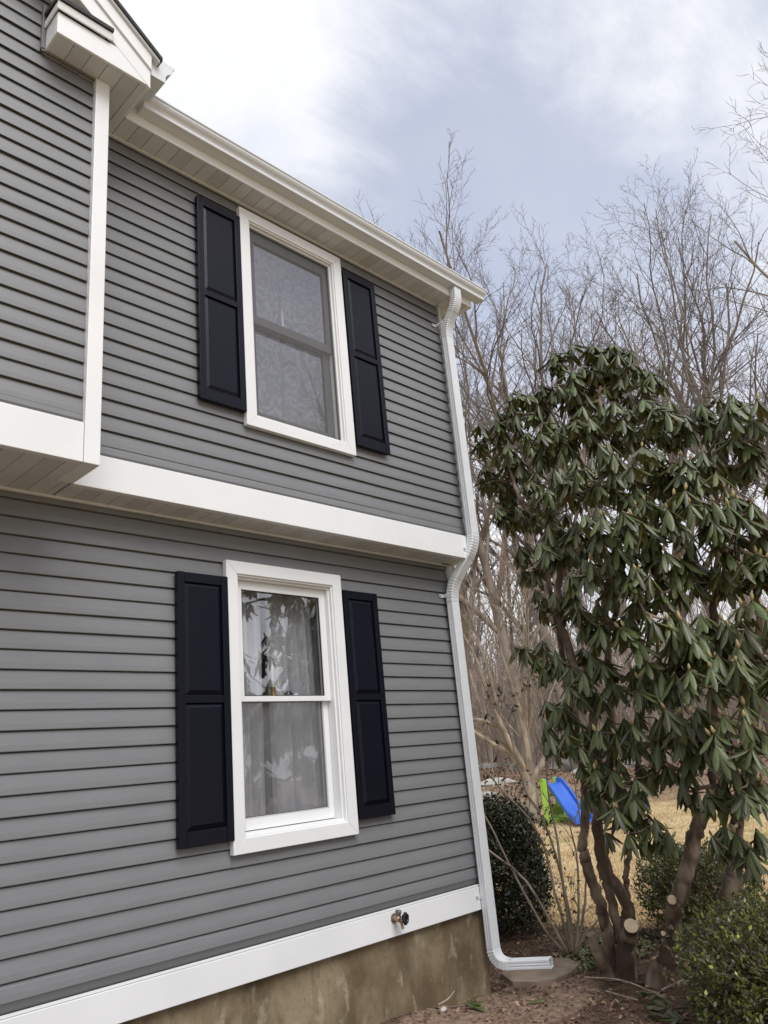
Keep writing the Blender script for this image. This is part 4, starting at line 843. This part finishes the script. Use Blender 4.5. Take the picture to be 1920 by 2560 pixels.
# ---------------------------------------------------------------- the big rhododendron
def leaf_shape(n=4, L=1.0, W=0.108, fold=0.05, droop=0.10):
    V = []; F = []
    prof = [0.10, 0.62, 0.95, 1.0, 0.78, 0.0] if n == 5 else [0.20, 0.82, 1.0, 0.93, 0.30]
    m = len(prof)
    for i, w in enumerate(prof):
        t = i / (m - 1); x = 0.10 + 0.90 * t * L; z = -droop * t * t
        V += [(x, -W * w, z + fold * -w), (x, 0, z), (x, W * w, z + fold * -w)]
    for i in range(m - 1):
        a = i * 3; F += [(a, a + 3, a + 4, a + 1), (a + 1, a + 4, a + 5, a + 2)]
    n0 = len(V); V += [(0, -.012, .0), (0, .012, 0), (.1, .012, 0), (.1, -.012, 0)]; F.append((n0, n0 + 3, n0 + 2, n0 + 1))
    return np.array(V, float), np.array(F, int)
def gnarl(vf, q, sides, rs):
    """Uneven bark: pushes the ring vertices of one tube in and out."""
    V, F = vf; n = len(q); k = np.zeros((n, sides))
    for s in range(5):
        w = rs.normal(0, 1, (n, sides)); w = (w + np.roll(w, 1, 1) + np.roll(w, -1, 1)) / 3; k += w * .035
    c = np.repeat(q[:, :3], sides, 0); return c + (V - c) * (1 + k.reshape(-1, 1)), F
def rhododendron():
    rs = np.random.RandomState(21); root = empty('rhododendron', (5.95, 3.4, -1.66), 0, 'tall many stemmed rhododendron with drooping dark leaves and tan buds', 'shrub')
    nodes = []; lines = []
    trunk_lines = []
    for k, pts in STEMS.items():
        a = np.array(pts); a[:, 3] *= .88; q = catmull(a, 8)
        q[:, :3] += rs.normal(0, .006, (len(q), 3)); q[:, 3] *= 1 + .03 * np.sin(np.arange(len(q)) * 1.7 + len(k) + rs.rand() * 6)
        if k in 'ABCDEGH': q[0, 2] -= .15; q[:6, 3] *= np.array([1.4, 1.28, 1.18, 1.1, 1.05, 1.02])
        o = bpy.data.objects.new('stem', array_mesh('stem', *gnarl(tubes([(q[:, :3], q[:, 3], 14)]), q, 14, rs), M['rhodo_bark'], True)); link(o, root)
        if k == 'G':
            e = q[-1]; MB().lathe([(e[3] * 1.0, 0), (e[3] * .97, .003)], tuple(e[:3]), tuple(q[-1, :3] - q[-3, :3]), 12).build('cut_face', M['slab'], o)
        elif len(q) > 12:
            for r in q[int(len(q) * .42):]: nodes.append(r[:3])
    # sawn faces of pruned limbs, each on a short stub
    for c, ax, r in (((5.600, 3.20, -1.245), (-.55, -.45, .45), .049), ((5.625, 2.865, -1.066), (-.75, -.45, .20), .030), ((5.640, 2.985, -1.288), (-.8, -.2, .3), .016)):
        ax = np.array(ax) / np.linalg.norm(ax); st = np.array(c) - ax * (.16 if r > .04 else .10); b = MB(); b.tube([tuple(st), tuple(st + (np.array(c) - st) * .5), tuple(c)], [r * 1.25, r * 1.1, r * 1.05], 14, caps=False)
        o = b.build('pruned_stub', M['rhodo_bark'], root, smooth=True)
        MB().lathe([(r * 1.03, -0.001), (r * 1.0, .003), (r * .3, .0045)], c, tuple(ax), 18).build('cut_face', M['cut_wood'], o)
    # whorl positions: on the clumps of the crown
    W = []
    clumps = [(*c, 0) for c in CLUMPS]
    for i in range(34):   # the crown goes on past the right edge of the view
        a = rs.uniform(-1, 1); clumps.append((6.0 + rs.uniform(-.4, .9), 1.75 - rs.rand() * 1.7, rs.uniform(.5, 2.3), .34, 1))
    for cx, cy, cz, cr, off in clumps:
        n = max(4, int(round((cr / .26) ** 2 * (19 if not off else 5))))
        for i in range(n):
            v = rs.normal(0, 1, 3); v /= np.linalg.norm(v); v[2] = v[2] * .8 + .15; rad = cr * rs.uniform(.55, 1.05)
            W.append((np.array([cx, cy, cz]) + v * rad * np.array([1, 1, .85]), v))
    pos = np.array([w[0] for w in W]); outv = np.array([w[1] for w in W])
    N = np.array(nodes); par = [-1] * len(N); order = np.argsort(((pos[:, None] - N[None]) ** 2).sum(2).min(1)); nodes = list(N); cnt = [0] * len(nodes); segs = []; wnode = {}
    for wi in order:
        p = pos[wi]; A = np.array(nodes); dv = A - p; dist = np.sqrt((dv ** 2).sum(1)) + 0.9 * np.maximum(A[:, 2] - p[2] + .05, 0); j = int(dist.argmin())
        a = nodes[j]; L = np.linalg.norm(p - a); mid = a + (p - a) * .5 + np.array([0, 0, -.10 * L]) + rs.normal(0, .05 * L, 3)
        m1 = a + (mid - a) * .55 + rs.normal(0, .02 * L, 3); m2 = mid + (p - mid) * .5 + rs.normal(0, .02 * L, 3)
        chain = [a, m1, mid, m2, p]; pj = j
        for q in chain[1:]:
            nodes.append(q); par.append(pj); cnt.append(0); pj = len(nodes) - 1
        wnode[wi] = (pj, norm(p - m2)); segs.append((j, len(nodes) - 4))
    for wi, (pj, _) in wnode.items():
        k = pj
        while k >= 0: cnt[k] += 1; k = par[k]
    br = []
    for j, s in segs:
        ids = [j, s, s + 1, s + 2, s + 3]; c0 = [max(cnt[k], 1) for k in ids[1:]]; rad = [0.0042 * c ** .42 for c in c0]; rad = [rad[0]] + rad
        P = catmull(np.array([nodes[k] for k in ids]), 3); br.append((P, np.interp(np.linspace(0, 4, len(P)), range(5), np.minimum(rad, .017)), 6))
    o = bpy.data.objects.new('branches', array_mesh('branches', *tubes(br), M['rhodo_bark'], True)); link(o, root); tag(o, None, None, None, 'stuff')
    # leaves
    LV, LF = leaf_shape()
    T = []; S = []
    buds = []
    for wi, (pj, bd) in wnode.items():
        p = pos[wi]; ax = norm(np.array([0, 0, 1.0]) * 1.1 + bd * .5 + outv[wi] * .35); n = rs.randint(7, 13); az0 = rs.uniform(0, 6.28); dr = rs.uniform(.65, 1.25)
        a = norm(np.cross(ax, [1, .2, .1])); b_ = np.cross(ax, a); size = rs.uniform(.85, 1.15)
        for k in range(n):
            az = az0 + k * 2.399 + rs.normal(0, .15); tier = k / n; droop = dr + rs.normal(0, .16) - .35 * tier * (rs.rand() < .35); droop = min(max(droop, -.2), 1.35)
            h = a * math.cos(az) + b_ * math.sin(az); xd = norm(h * math.cos(droop) - (ax * .35 + np.array([0, 0, .65])) * math.sin(droop)); yd = norm(np.cross(ax * .6 + np.array([0, 0, .4]), xd)); zd = np.cross(xd, yd)
            roll = rs.normal(0, .22); yd2 = yd * math.cos(roll) + zd * math.sin(roll); zd2 = np.cross(xd, yd2); L = rs.uniform(.13, .20) * size; wd = rs.uniform(.85, 1.2)
            T.append((p - ax * .012 * k / n, np.stack([xd * L, yd2 * L * wd, zd2 * L], 1)))
        if rs.rand() < .62 and outv[wi][2] > -.25: buds.append((p, ax))
    P0 = np.array([t[0] for t in T]); R0 = np.array([t[1] for t in T]); tip = P0 + R0[:, :, 0] * .6
    # the 300 leaves that show largest: nearest to the viewer and in front of the others of their patch
    Rm = np.array(cam.matrix_world.to_3x3()).T; cc = tip @ Rm.T; dep = -cc[:, 2]; u = cc[:, 0] / dep; v = cc[:, 1] / dep
    inside = (np.abs(u) < .485) & (np.abs(v) < .65) & (dep > .5); cell = {}
    for i in np.where(inside)[0]:
        key = (int(u[i] / .0145), int(v[i] / .0145))
        if key not in cell or dep[i] < dep[cell[key]]: cell[key] = i
    area = lambda i: np.linalg.norm(np.cross(np.append(R0[i] @ [1, 0, 0], 0)[:3], R0[i] @ [0, 1, 0]).dot(norm(tip[i]))) / dep[i] ** 2
    big = sorted(cell.values(), key=lambda i: -area(i))[:300]; bigset = set(big)
    lme = array_mesh('leaf', LV, LF, M['rhodo_leaf'], True)
    for i in big:
        o = bpy.data.objects.new('leaf', lme); m = Matrix.Identity(4)
        for r in range(3):
            for c in range(3): m[r][c] = R0[i][r, c]
            m[r][3] = P0[i][r]
        C.objects.link(o); o.parent = root; o.matrix_parent_inverse = WORLD[root.name].inverted(); o.matrix_basis = m
    rest = np.array([i for i in range(len(T)) if i not in bigset]); V = P0[rest][:, None] + np.einsum('nij,kj->nki', R0[rest], LV); F = (np.arange(len(rest)) * len(LV))[:, None, None] + LF[None]
    o = bpy.data.objects.new('foliage', array_mesh('foliage', V, F.reshape(-1, 4), M['rhodo_leaf'], True)); link(o, root); tag(o, None, None, None, 'stuff')
    bm_ = MB().lathe([(.002, -.006), (.0075, 0), (.0105, .010), (.0095, .022), (.005, .034), (.0008, .042)], (0, 0, 0), sides=7).mesh('flower_bud', M['bud'], True)
    fwd = np.array(cam.matrix_world.to_3x3())[:, 2] * -1; buds.sort(key=lambda q: float(np.dot(q[0], fwd)) - .45 * q[1][2])
    for p, ax in buds[:300]:
        o = bpy.data.objects.new('flower_bud', bm_); C.objects.link(o); o.parent = root; o.matrix_parent_inverse = WORLD[root.name].inverted()
        o.matrix_basis = Matrix.Translation(p) @ Vector(ax).to_track_quat('Z', 'Y').to_matrix().to_4x4() @ Matrix.Scale(rs.uniform(.8, 1.25), 4)
    return lme, LV, LF
LEAF_ME, LEAF_V, LEAF_F = rhododendron()

# ---------------------------------------------------------------- small leaved shrubs
def shrub(name, c, rad, nleaf, size, lm, seed, label, stems=9, lump=0.22, base=None, ragged=0.16):
    rs = np.random.RandomState(seed); c = np.array(c); rad = np.array(rad); z0 = float(gz(c[0], c[1])); root = empty(name, (c[0], c[1], z0), 0, label, 'shrub')
    K = rs.normal(0, 1, (14, 3)); K /= np.linalg.norm(K, axis=1, keepdims=True); amp = rs.uniform(-lump, lump, 14)
    def radius(u): return 1 + (amp[None] * np.exp(-4 * (1 - u @ K.T))).sum(1)
    ns = nleaf // 9; u = rs.normal(0, 1, (ns, 3)); u /= np.linalg.norm(u, axis=1, keepdims=True); f = radius(u) * (1 - rs.rand(ns) ** 1.6 * .55) * (1 + (rs.rand(ns) < .10) * rs.rand(ns) * ragged)
    tip = c + u * rad * f[:, None]; tip = tip[tip[:, 2] > z0 + .06]; u = (tip - c) / np.linalg.norm(tip - c, axis=1, keepdims=True); ns = len(tip)
    gd = u * .7 + np.array([0, 0, .55]) + rs.normal(0, .35, (ns, 3)); gd /= np.linalg.norm(gd, axis=1, keepdims=True); ln = rs.uniform(.05, .13, ns)
    P = []; X = []; 
    for k in range(9):
        t = k / 9.0; P.append(tip - gd * (ln * t)[:, None]); d = gd * .55 + rs.normal(0, .6, (ns, 3)); X.append(d / np.linalg.norm(d, axis=1, keepdims=True))
    P = np.concatenate(P); X = np.concatenate(X); n = len(P); up = np.array([0, 0, 1.0]) + rs.normal(0, .55, (n, 3)); Y = np.cross(up, X); Y /= np.linalg.norm(Y, axis=1, keepdims=True); Z = np.cross(X, Y)
    L = size * rs.uniform(.7, 1.3, n)[:, None]; w = .27
    V = np.stack([P, P + X * L * .45 + Y * L * w, P + X * L, P + X * L * .45 - Y * L * w], 1); V[:, 1] += Z * L * .06; V[:, 3] += Z * L * .06
    F = np.arange(n * 4).reshape(n, 4); o = bpy.data.objects.new('foliage', array_mesh('foliage', V, F, lm)); link(o, root); tag(o, None, None, None, 'stuff')
    lines = []
    for i in range(ns): 
        if i % 3 == 0: lines.append((np.array([tip[i] - gd[i] * ln[i] - u[i] * .16, tip[i] - gd[i] * ln[i], tip[i]]), np.array([.003, .002, .001]), 3))
    b0 = np.array([c[0], c[1], z0 - .05])
    for i in range(stems):
        e = tip[rs.randint(ns)]; p = b0 + rs.normal(0, .06, 3) * np.array([1, 1, 0]); m = p + (e - p) * .5 + np.array([0, 0, .1]) + rs.normal(0, .03, 3); q = catmull(np.array([p, m, e]), 4); lines.append((q, np.linspace(.013, .003, len(q)), 5))
    o = bpy.data.objects.new('stems', array_mesh('stems', *tubes(lines), M['rhodo_bark'])); link(o, root); tag(o, None, None, None, 'stuff')
    return root
shrub('holly_shrub', (6.86, 5.36, -1.02), (.60, .58, .62), 42000, .034, M['holly_leaf'], 41, 'dark evergreen shrub against the house corner behind the downspout', lump=.42, ragged=.6)
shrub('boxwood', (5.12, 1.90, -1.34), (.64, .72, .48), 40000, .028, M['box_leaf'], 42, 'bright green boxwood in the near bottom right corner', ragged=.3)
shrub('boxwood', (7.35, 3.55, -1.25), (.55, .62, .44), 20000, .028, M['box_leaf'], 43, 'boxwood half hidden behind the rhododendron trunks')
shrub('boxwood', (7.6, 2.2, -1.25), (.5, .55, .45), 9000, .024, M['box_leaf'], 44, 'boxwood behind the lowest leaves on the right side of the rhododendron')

# thin leafless shrub beside the spout
def thin_shrub():
    rs = np.random.RandomState(61); x, y = 6.28, 4.20; z = float(gz(x, y)); root = empty('bare_shrub', (x, y, z), 0, 'thin leafless shrub with dry seed heads beside the downspout outlet', 'shrub')
    vr = np.array([.60, -.80, 0]); vf = np.array([-.80, -.60, 0]); o3 = np.array([x, y, z])
    stems = [[(0, 0, -.03), (-.20, 0, .22), (-.42, .05, .75), (-.62, .1, 1.25), (-.70, .1, 1.45)], [(0, 0, -.03), (-.06, .05, .5), (-.14, .1, 1.0), (-.42, .15, 1.38), (-.62, .2, 1.70)], [(.02, 0, -.03), (.03, 0, .45), (-.06, 0, 1.05), (-.2, 0, 1.35), (-.25, 0, 1.75)],
             [(.03, 0, -.03), (.12, .05, .35), (.17, 0, .8), (.13, 0, 1.1)], [(.02, 0, -.03), (.16, 0, .3), (.24, .05, .75), (.25, .05, 1.35)], [(.0, .03, -.03), (.14, .1, .16), (.26, .1, .26)], [(-.02, 0, 0), (-.3, .1, .6), (-.75, .2, 1.05), (-.9, .2, 1.45)], [(.01, 0, 0), (.02, .1, .9), (.0, .1, 1.3), (.05, .1, 1.85)]]
    main = []; heads = []; g = Grower(62, (6, 4), (.6, .55), (.6, .7), (.12, .15, .2), (.06, .05, .03), (5, 4, 3), (4, 3, 3), .0022)
    for s in stems:
        P = catmull(np.array([o3 + vr * a + vf * b_ + np.array([0, 0, c]) for a, b_, c in s]), 4); P += rs.normal(0, .004, P.shape); main.append((P, np.linspace(.014, .0055, len(P)), 7))
        if len(s) > 4 or s[-1][2] > 1.3: g.grow(P[-1], norm(P[-1] - P[-3]), .42, .005, 0, .1)
        for k in range(3): i = int(len(P) * (.45 + .17 * k)) - 1; g.grow(P[i], perp_dir(norm(P[i] - P[i - 1]), .7, rs.uniform(0, 6)), .30, .004, 1, .2)
    for l in g.lines.get(2, []):
        if rs.rand() < .75: heads.append(l[0][-1])
    ls = [q for l in g.lines.values() for q in l]
    o = bpy.data.objects.new('stems', array_mesh('stems', *tubes(main), M['yard_bark'], True)); link(o, root)
    o = bpy.data.objects.new('twigs', array_mesh('twigs', *tubes(ls), M['twig'])); link(o, root); tag(o, None, None, None, 'stuff')
    H = np.array(heads); n = len(H) * 4; c = np.repeat(H, 4, 0) + rs.normal(0, .008, (n, 3)); u = rs.normal(0, 1, (n, 3)) * .011; v = rs.normal(0, 1, (n, 3)) * .007
    V = np.stack([c - u, c - v, c + u, c + v], 1); o = bpy.data.objects.new('seed_heads', array_mesh('seed_heads', V, np.arange(n * 4).reshape(n, 4), M['seed_head'])); link(o, root); tag(o, None, None, None, 'stuff')
    tip = o3 + vr * -.07 + vf * .02 + np.array([0, 0, 1.12])
    for k in range(5):
        az = k * 1.26; dr = .95; h = np.array([math.cos(az), math.sin(az), 0]); xd = h * math.cos(dr) - np.array([0, 0, 1]) * math.sin(dr); yd = np.cross([0, 0, 1], h); zd = np.cross(xd, yd); L = .13
        m = Matrix(((xd[0] * L, yd[0] * L, zd[0] * L, tip[0]), (xd[1] * L, yd[1] * L, zd[1] * L, tip[1]), (xd[2] * L, yd[2] * L, zd[2] * L, tip[2]), (0, 0, 0, 1)))
        lo = bpy.data.objects.new('leaf', LEAF_YOUNG); C.objects.link(lo); lo.parent = root; lo.matrix_parent_inverse = WORLD[root.name].inverted(); lo.matrix_basis = m
M['young_leaf'] = mat('yellow_green_leaf', (0.16, 0.19, 0.065), 0.45, island=.2, under=(.2, .2, .09))
LEAF_YOUNG = array_mesh('young_leaf', LEAF_V, LEAF_F, M['young_leaf'], True)
thin_shrub()
# ---------------------------------------------------------------- toddler slide on the lawn
def slide():
    x, y = 13.42, 8.68; z = float(gz(x, y)) - .01; vr = np.array([.60, -.80, 0]); vf = np.array([-.80, -.60, 0])
    r = empty('toddler_slide', (x, y, z), 0, 'small plastic slide with lime green ladder frame and blue chute on the lawn', 'slide')
    Pw = lambda a, b_, c: tuple(np.array([x, y, z]) + (vr * a + vf * b_) * .92 + np.array([0, 0, c * .88]))
    gm, bm_ = M['green_plastic'], M['blue_plastic']
    def post(a, b_, w, h):        # rounded-top upright board
        pts = [(a - w / 2, 0), (a + w / 2, 0), (a + w / 2 * .95, h - w / 2)] + [(a + w / 2 * math.cos(t), h - w / 2 + w / 2 * math.sin(t)) for t in np.linspace(0.2, math.pi - .2, 7)] + [(a - w / 2 * .95, h - w / 2)]
        b = MB(); b.prism([Pw(p, b_, q) for p, q in pts], tuple(vf * -.10)); return b.build('upright', gm, r, bevel=.012)
    post(-.33, .10, .15, .90); post(-.03, -.42, .14, .90)
    b = MB(); pts = [(-.25, .12), (.02, .12), (.02, .36), (-.25, .36)]; b.prism([Pw(p, -.12, q) for p, q in pts], tuple(vf * -.06)); b.build('side_panel', gm, r, bevel=.01)
    for q in (.08, .30, .52):
        b = MB(); b.prism([Pw(-.26, .02, q), Pw(.02, -.40, q), Pw(.02, -.40, q + .07), Pw(-.26, .02, q + .07)], tuple(vr * .14)); b.build('step', gm, r, bevel=.012)
    b = MB(); b.prism([Pw(-.34, .14, 0), Pw(.12, .14, 0), Pw(.12, .14, .09), Pw(-.34, .14, .10)], tuple(vf * -.12)); b.build('foot_beam', gm, r, bevel=.015)
    rows = []                                                            # chute: a channel with raised sides
    prof = [(-.22, .07), (-.20, .10), (-.165, .10), (-.15, .015), (-.08, -.005), (.08, -.005), (.15, .015), (.165, .10), (.20, .10), (.22, .07), (.21, -.03), (-.21, -.03)]
    path = [(-.18, -.20, .78), (-.08, -.12, .76), (.03, .05, .56), (.13, .28, .33), (.22, .48, .15), (.29, .64, .06), (.34, .76, .04)]
    side = norm(vr * .82 - vf * .57)
    for a, b_, c in path:
        o = np.array(Pw(a, b_, c)); rows.append([tuple(o + side * u_ + np.array([0, 0, v_])) for u_, v_ in prof])
    b = MB(); b.strip(rows, True); b.poly(rows[0]); b.poly(rows[-1][::-1]); b.build('chute', bm_, r, bevel=.008)
slide()

# ---------------------------------------------------------------- splash slab, stones, clippings
def ragged_slab():
    pts = [(5.76, 4.42), (5.47, 4.33), (5.31, 4.10), (5.37, 3.93), (5.50, 3.85), (5.72, 3.84), (5.98, 3.92), (6.06, 4.10), (5.92, 4.36)]
    z = -1.672; r = MB(); n = len(pts)
    top = [(px, py, z + .055 + .012 * ((i * 7) % 3 - 1)) for i, (px, py) in enumerate(pts)]; r.prism([(px * 1.0, py, z - .05) for px, py in pts], (0, 0, .098)); 
    c = np.mean(np.array(top), 0); r2 = MB(); r2.strip([[(px, py, z + .048) for px, py in pts], [tuple(c + (np.array(t) - c) * .88) for t in top]], True); r2.poly([tuple(c + (np.array(t) - c) * .88) for t in top])
    r.v += r2.v; off = len(r.v) - len(r2.v); r.f += [tuple(off + k for k in f) for f in r2.f]; r.mi += r2.mi
    o = r.build('splash_slab', M['slab'], bevel=.006, fixn=False); tag(o, 'flat brown flagstone on the soil under the downspout outlet', 'stone slab')
ragged_slab()
def stone(loc, size, m, seed, label, group=None, name='rock'):
    rs = np.random.RandomState(seed); b = MB(); rows = []
    for i in range(7):
        th = math.pi * (i + .5) / 7; rows.append([(math.sin(th) * math.cos(a) * size[0] * rs.uniform(.86, 1.1), math.sin(th) * math.sin(a) * size[1] * rs.uniform(.86, 1.1), math.cos(th) * size[2] * rs.uniform(.9, 1.08)) for a in np.linspace(0, 2 * math.pi, 11)[:-1]])
    b.strip(rows, True); b.poly(rows[0]); b.poly(rows[-1]); o = b.build(name, m); o.location = loc; o.rotation_euler = (0, 0, rs.uniform(0, 6)); tag(o, label, 'rock', group); return o
def on(az, d, up=0.0): a = math.radians(az); x, y = d * math.cos(a), d * math.sin(a); return (x, y, float(gz(x, y)) + up)
R_ = 'rocks on the leaf covered rise'
stone(on(37.1, 24.5, .05), (.60, .40, .16), M['pale_stone'], 1, 'pale flat boulder on the rise, the lightest rock', R_)
stone(on(38.1, 21.8, .0), (.40, .3, .14), M['stone'], 2, 'grey rock just below the pale flat boulder', R_)
stone(on(37.6, 31.5, .05), (.75, .5, .2), M['stone'], 3, 'long low grey rock near the foot of the wood', R_)
stone(on(35.2, 29.0, .05), (.55, .45, .28), M['stone'], 4, 'rounded grey rock above the pale flat boulder', R_)
stone(on(32.2, 28.0, .05), (.6, .45, .3), M['stone'], 5, 'grey rock behind the fork of the pale tree', R_)
stone(on(31.3, 26.5, .0), (.35, .3, .15), M['pale_stone'], 6, 'small pale rock to the right of the pale tree', R_)
stone(on(28.0, 27.0, .0), (.4, .3, .2), M['stone'], 7, 'grey rock behind the stems of the rhododendron', R_)
stone((4.42, 4.02, float(gz(4.42, 4.02)) + .012), (.035, .022, .018), M['pale_stone'], 8, 'small tan pebble on the soil near the foundation', None, 'pebble')
# fallen logs in the wood
def log(az, d, L, r, turn, label):
    p = np.array(on(az, d, r * .8)); dr = np.array([math.cos(turn), math.sin(turn), .12]); P = catmull(np.array([p - dr * L / 2, p + np.array([0, 0, .05]), p + dr * L / 2]), 4); o = bpy.data.objects.new('fallen_log', array_mesh('fallen_log', *tubes([(P, np.linspace(r, r * .6, len(P)), 8)]), M['bark'], True)); link(o); tag(o, label, 'log')
log(38.3, 33, 4, .16, 2.2, 'grey fallen log at the foot of the wood beside the downspout'); log(35.6, 35, 5, .12, 2.6, 'thin fallen log lying behind the rounded rock')

def sprig(name, loc, n, L, axis_az, seed, label, spread=1.5, dead=False):
    """A cut shoot lying on the soil: stem and its leaves."""
    rs = np.random.RandomState(seed); r = empty(name, loc, 0, label, 'cut branch'); p = np.array(loc); a = np.array([math.cos(axis_az), math.sin(axis_az), .10])
    P = catmull(np.array([p - a * L, p - a * L * .4 + np.array([0, 0, .01]), p]), 4); o = bpy.data.objects.new('stem', array_mesh('stem', *tubes([(P, np.linspace(.008, .005, len(P)), 6)]), M['rhodo_bark'], True)); link(o, r)
    for k in range(n):
        az = axis_az + rs.uniform(-spread, spread); el = rs.uniform(-.12, .35); xd = np.array([math.cos(az) * math.cos(el), math.sin(az) * math.cos(el), math.sin(el)]); up = norm(np.array([rs.normal(0, .4), rs.normal(0, .4), 1])); yd = norm(np.cross(up, xd)); zd = np.cross(xd, yd); Lf = rs.uniform(.11, .17); q = p - a * L * .25 * rs.rand() + np.array([0, 0, .02])
        m = Matrix(((xd[0] * Lf, yd[0] * Lf, zd[0] * Lf, q[0]), (xd[1] * Lf, yd[1] * Lf, zd[1] * Lf, q[1]), (xd[2] * Lf, yd[2] * Lf, zd[2] * Lf, q[2]), (0, 0, 0, 1)))
        o = bpy.data.objects.new('leaf', LEAF_ME); C.objects.link(o); o.parent = r; o.matrix_parent_inverse = WORLD[r.name].inverted(); o.matrix_basis = m
g_ = lambda x, y, up=.02: (x, y, float(gz(x, y)) + up)
sprig('cut_sprig', g_(4.62, 3.95), 7, .22, -.9, 71, 'cut leafy sprig lying on the soil close to the foundation', .9)
sprig('cut_sprig', g_(5.22, 2.86), 9, .3, 2.6, 72, 'cut rhododendron shoot in front of the trunks, the one furthest from the house')
sprig('cut_sprig', g_(5.05, 2.70), 9, .3, 1.7, 73, 'cut rhododendron shoot lying nearest the boxwood corner')
sprig('cut_sprig', g_(5.36, 2.98, .04), 9, .28, 3.4, 74, 'cut rhododendron shoot right against the trunk base')
def loose_leaf(loc, az, label):
    o = bpy.data.objects.new('fallen_leaf', LEAF_ME); C.objects.link(o); o.matrix_world = Matrix.Translation(loc) @ Matrix.Rotation(az, 4, 'Z') @ Matrix.Scale(.16, 4); tag(o, label, 'leaf')
loose_leaf(g_(5.06, 3.60, .03), 2.3, 'single green leaf lying on the bare soil below the slab')
# fallen twigs by the trunks
rs_ = np.random.RandomState(5)
for i, (a, b_, lab) in enumerate([((5.55, 3.62), (5.25, 2.85), 'pale dry stick leaning across the trunk base'), ((5.5, 3.0), (5.9, 2.75), 'brown dry stick behind the cut shoots'), ((5.3, 3.3), (5.1, 2.95), 'short dry stick in front of the trunks'), ((4.35, 4.0), (4.62, 4.08), 'thin dry stick beside the foundation')]):
    p, q = np.array(g_(*a, .05)), np.array(g_(*b_, .09)); P = catmull(np.array([p, (p + q) / 2 + rs_.normal(0, .015, 3), q]), 4); o = bpy.data.objects.new('stick', array_mesh('stick', *tubes([(P, np.linspace(.007, .004, len(P)), 6)]), M['yard_bark'], True)); link(o); tag(o, lab, 'stick')
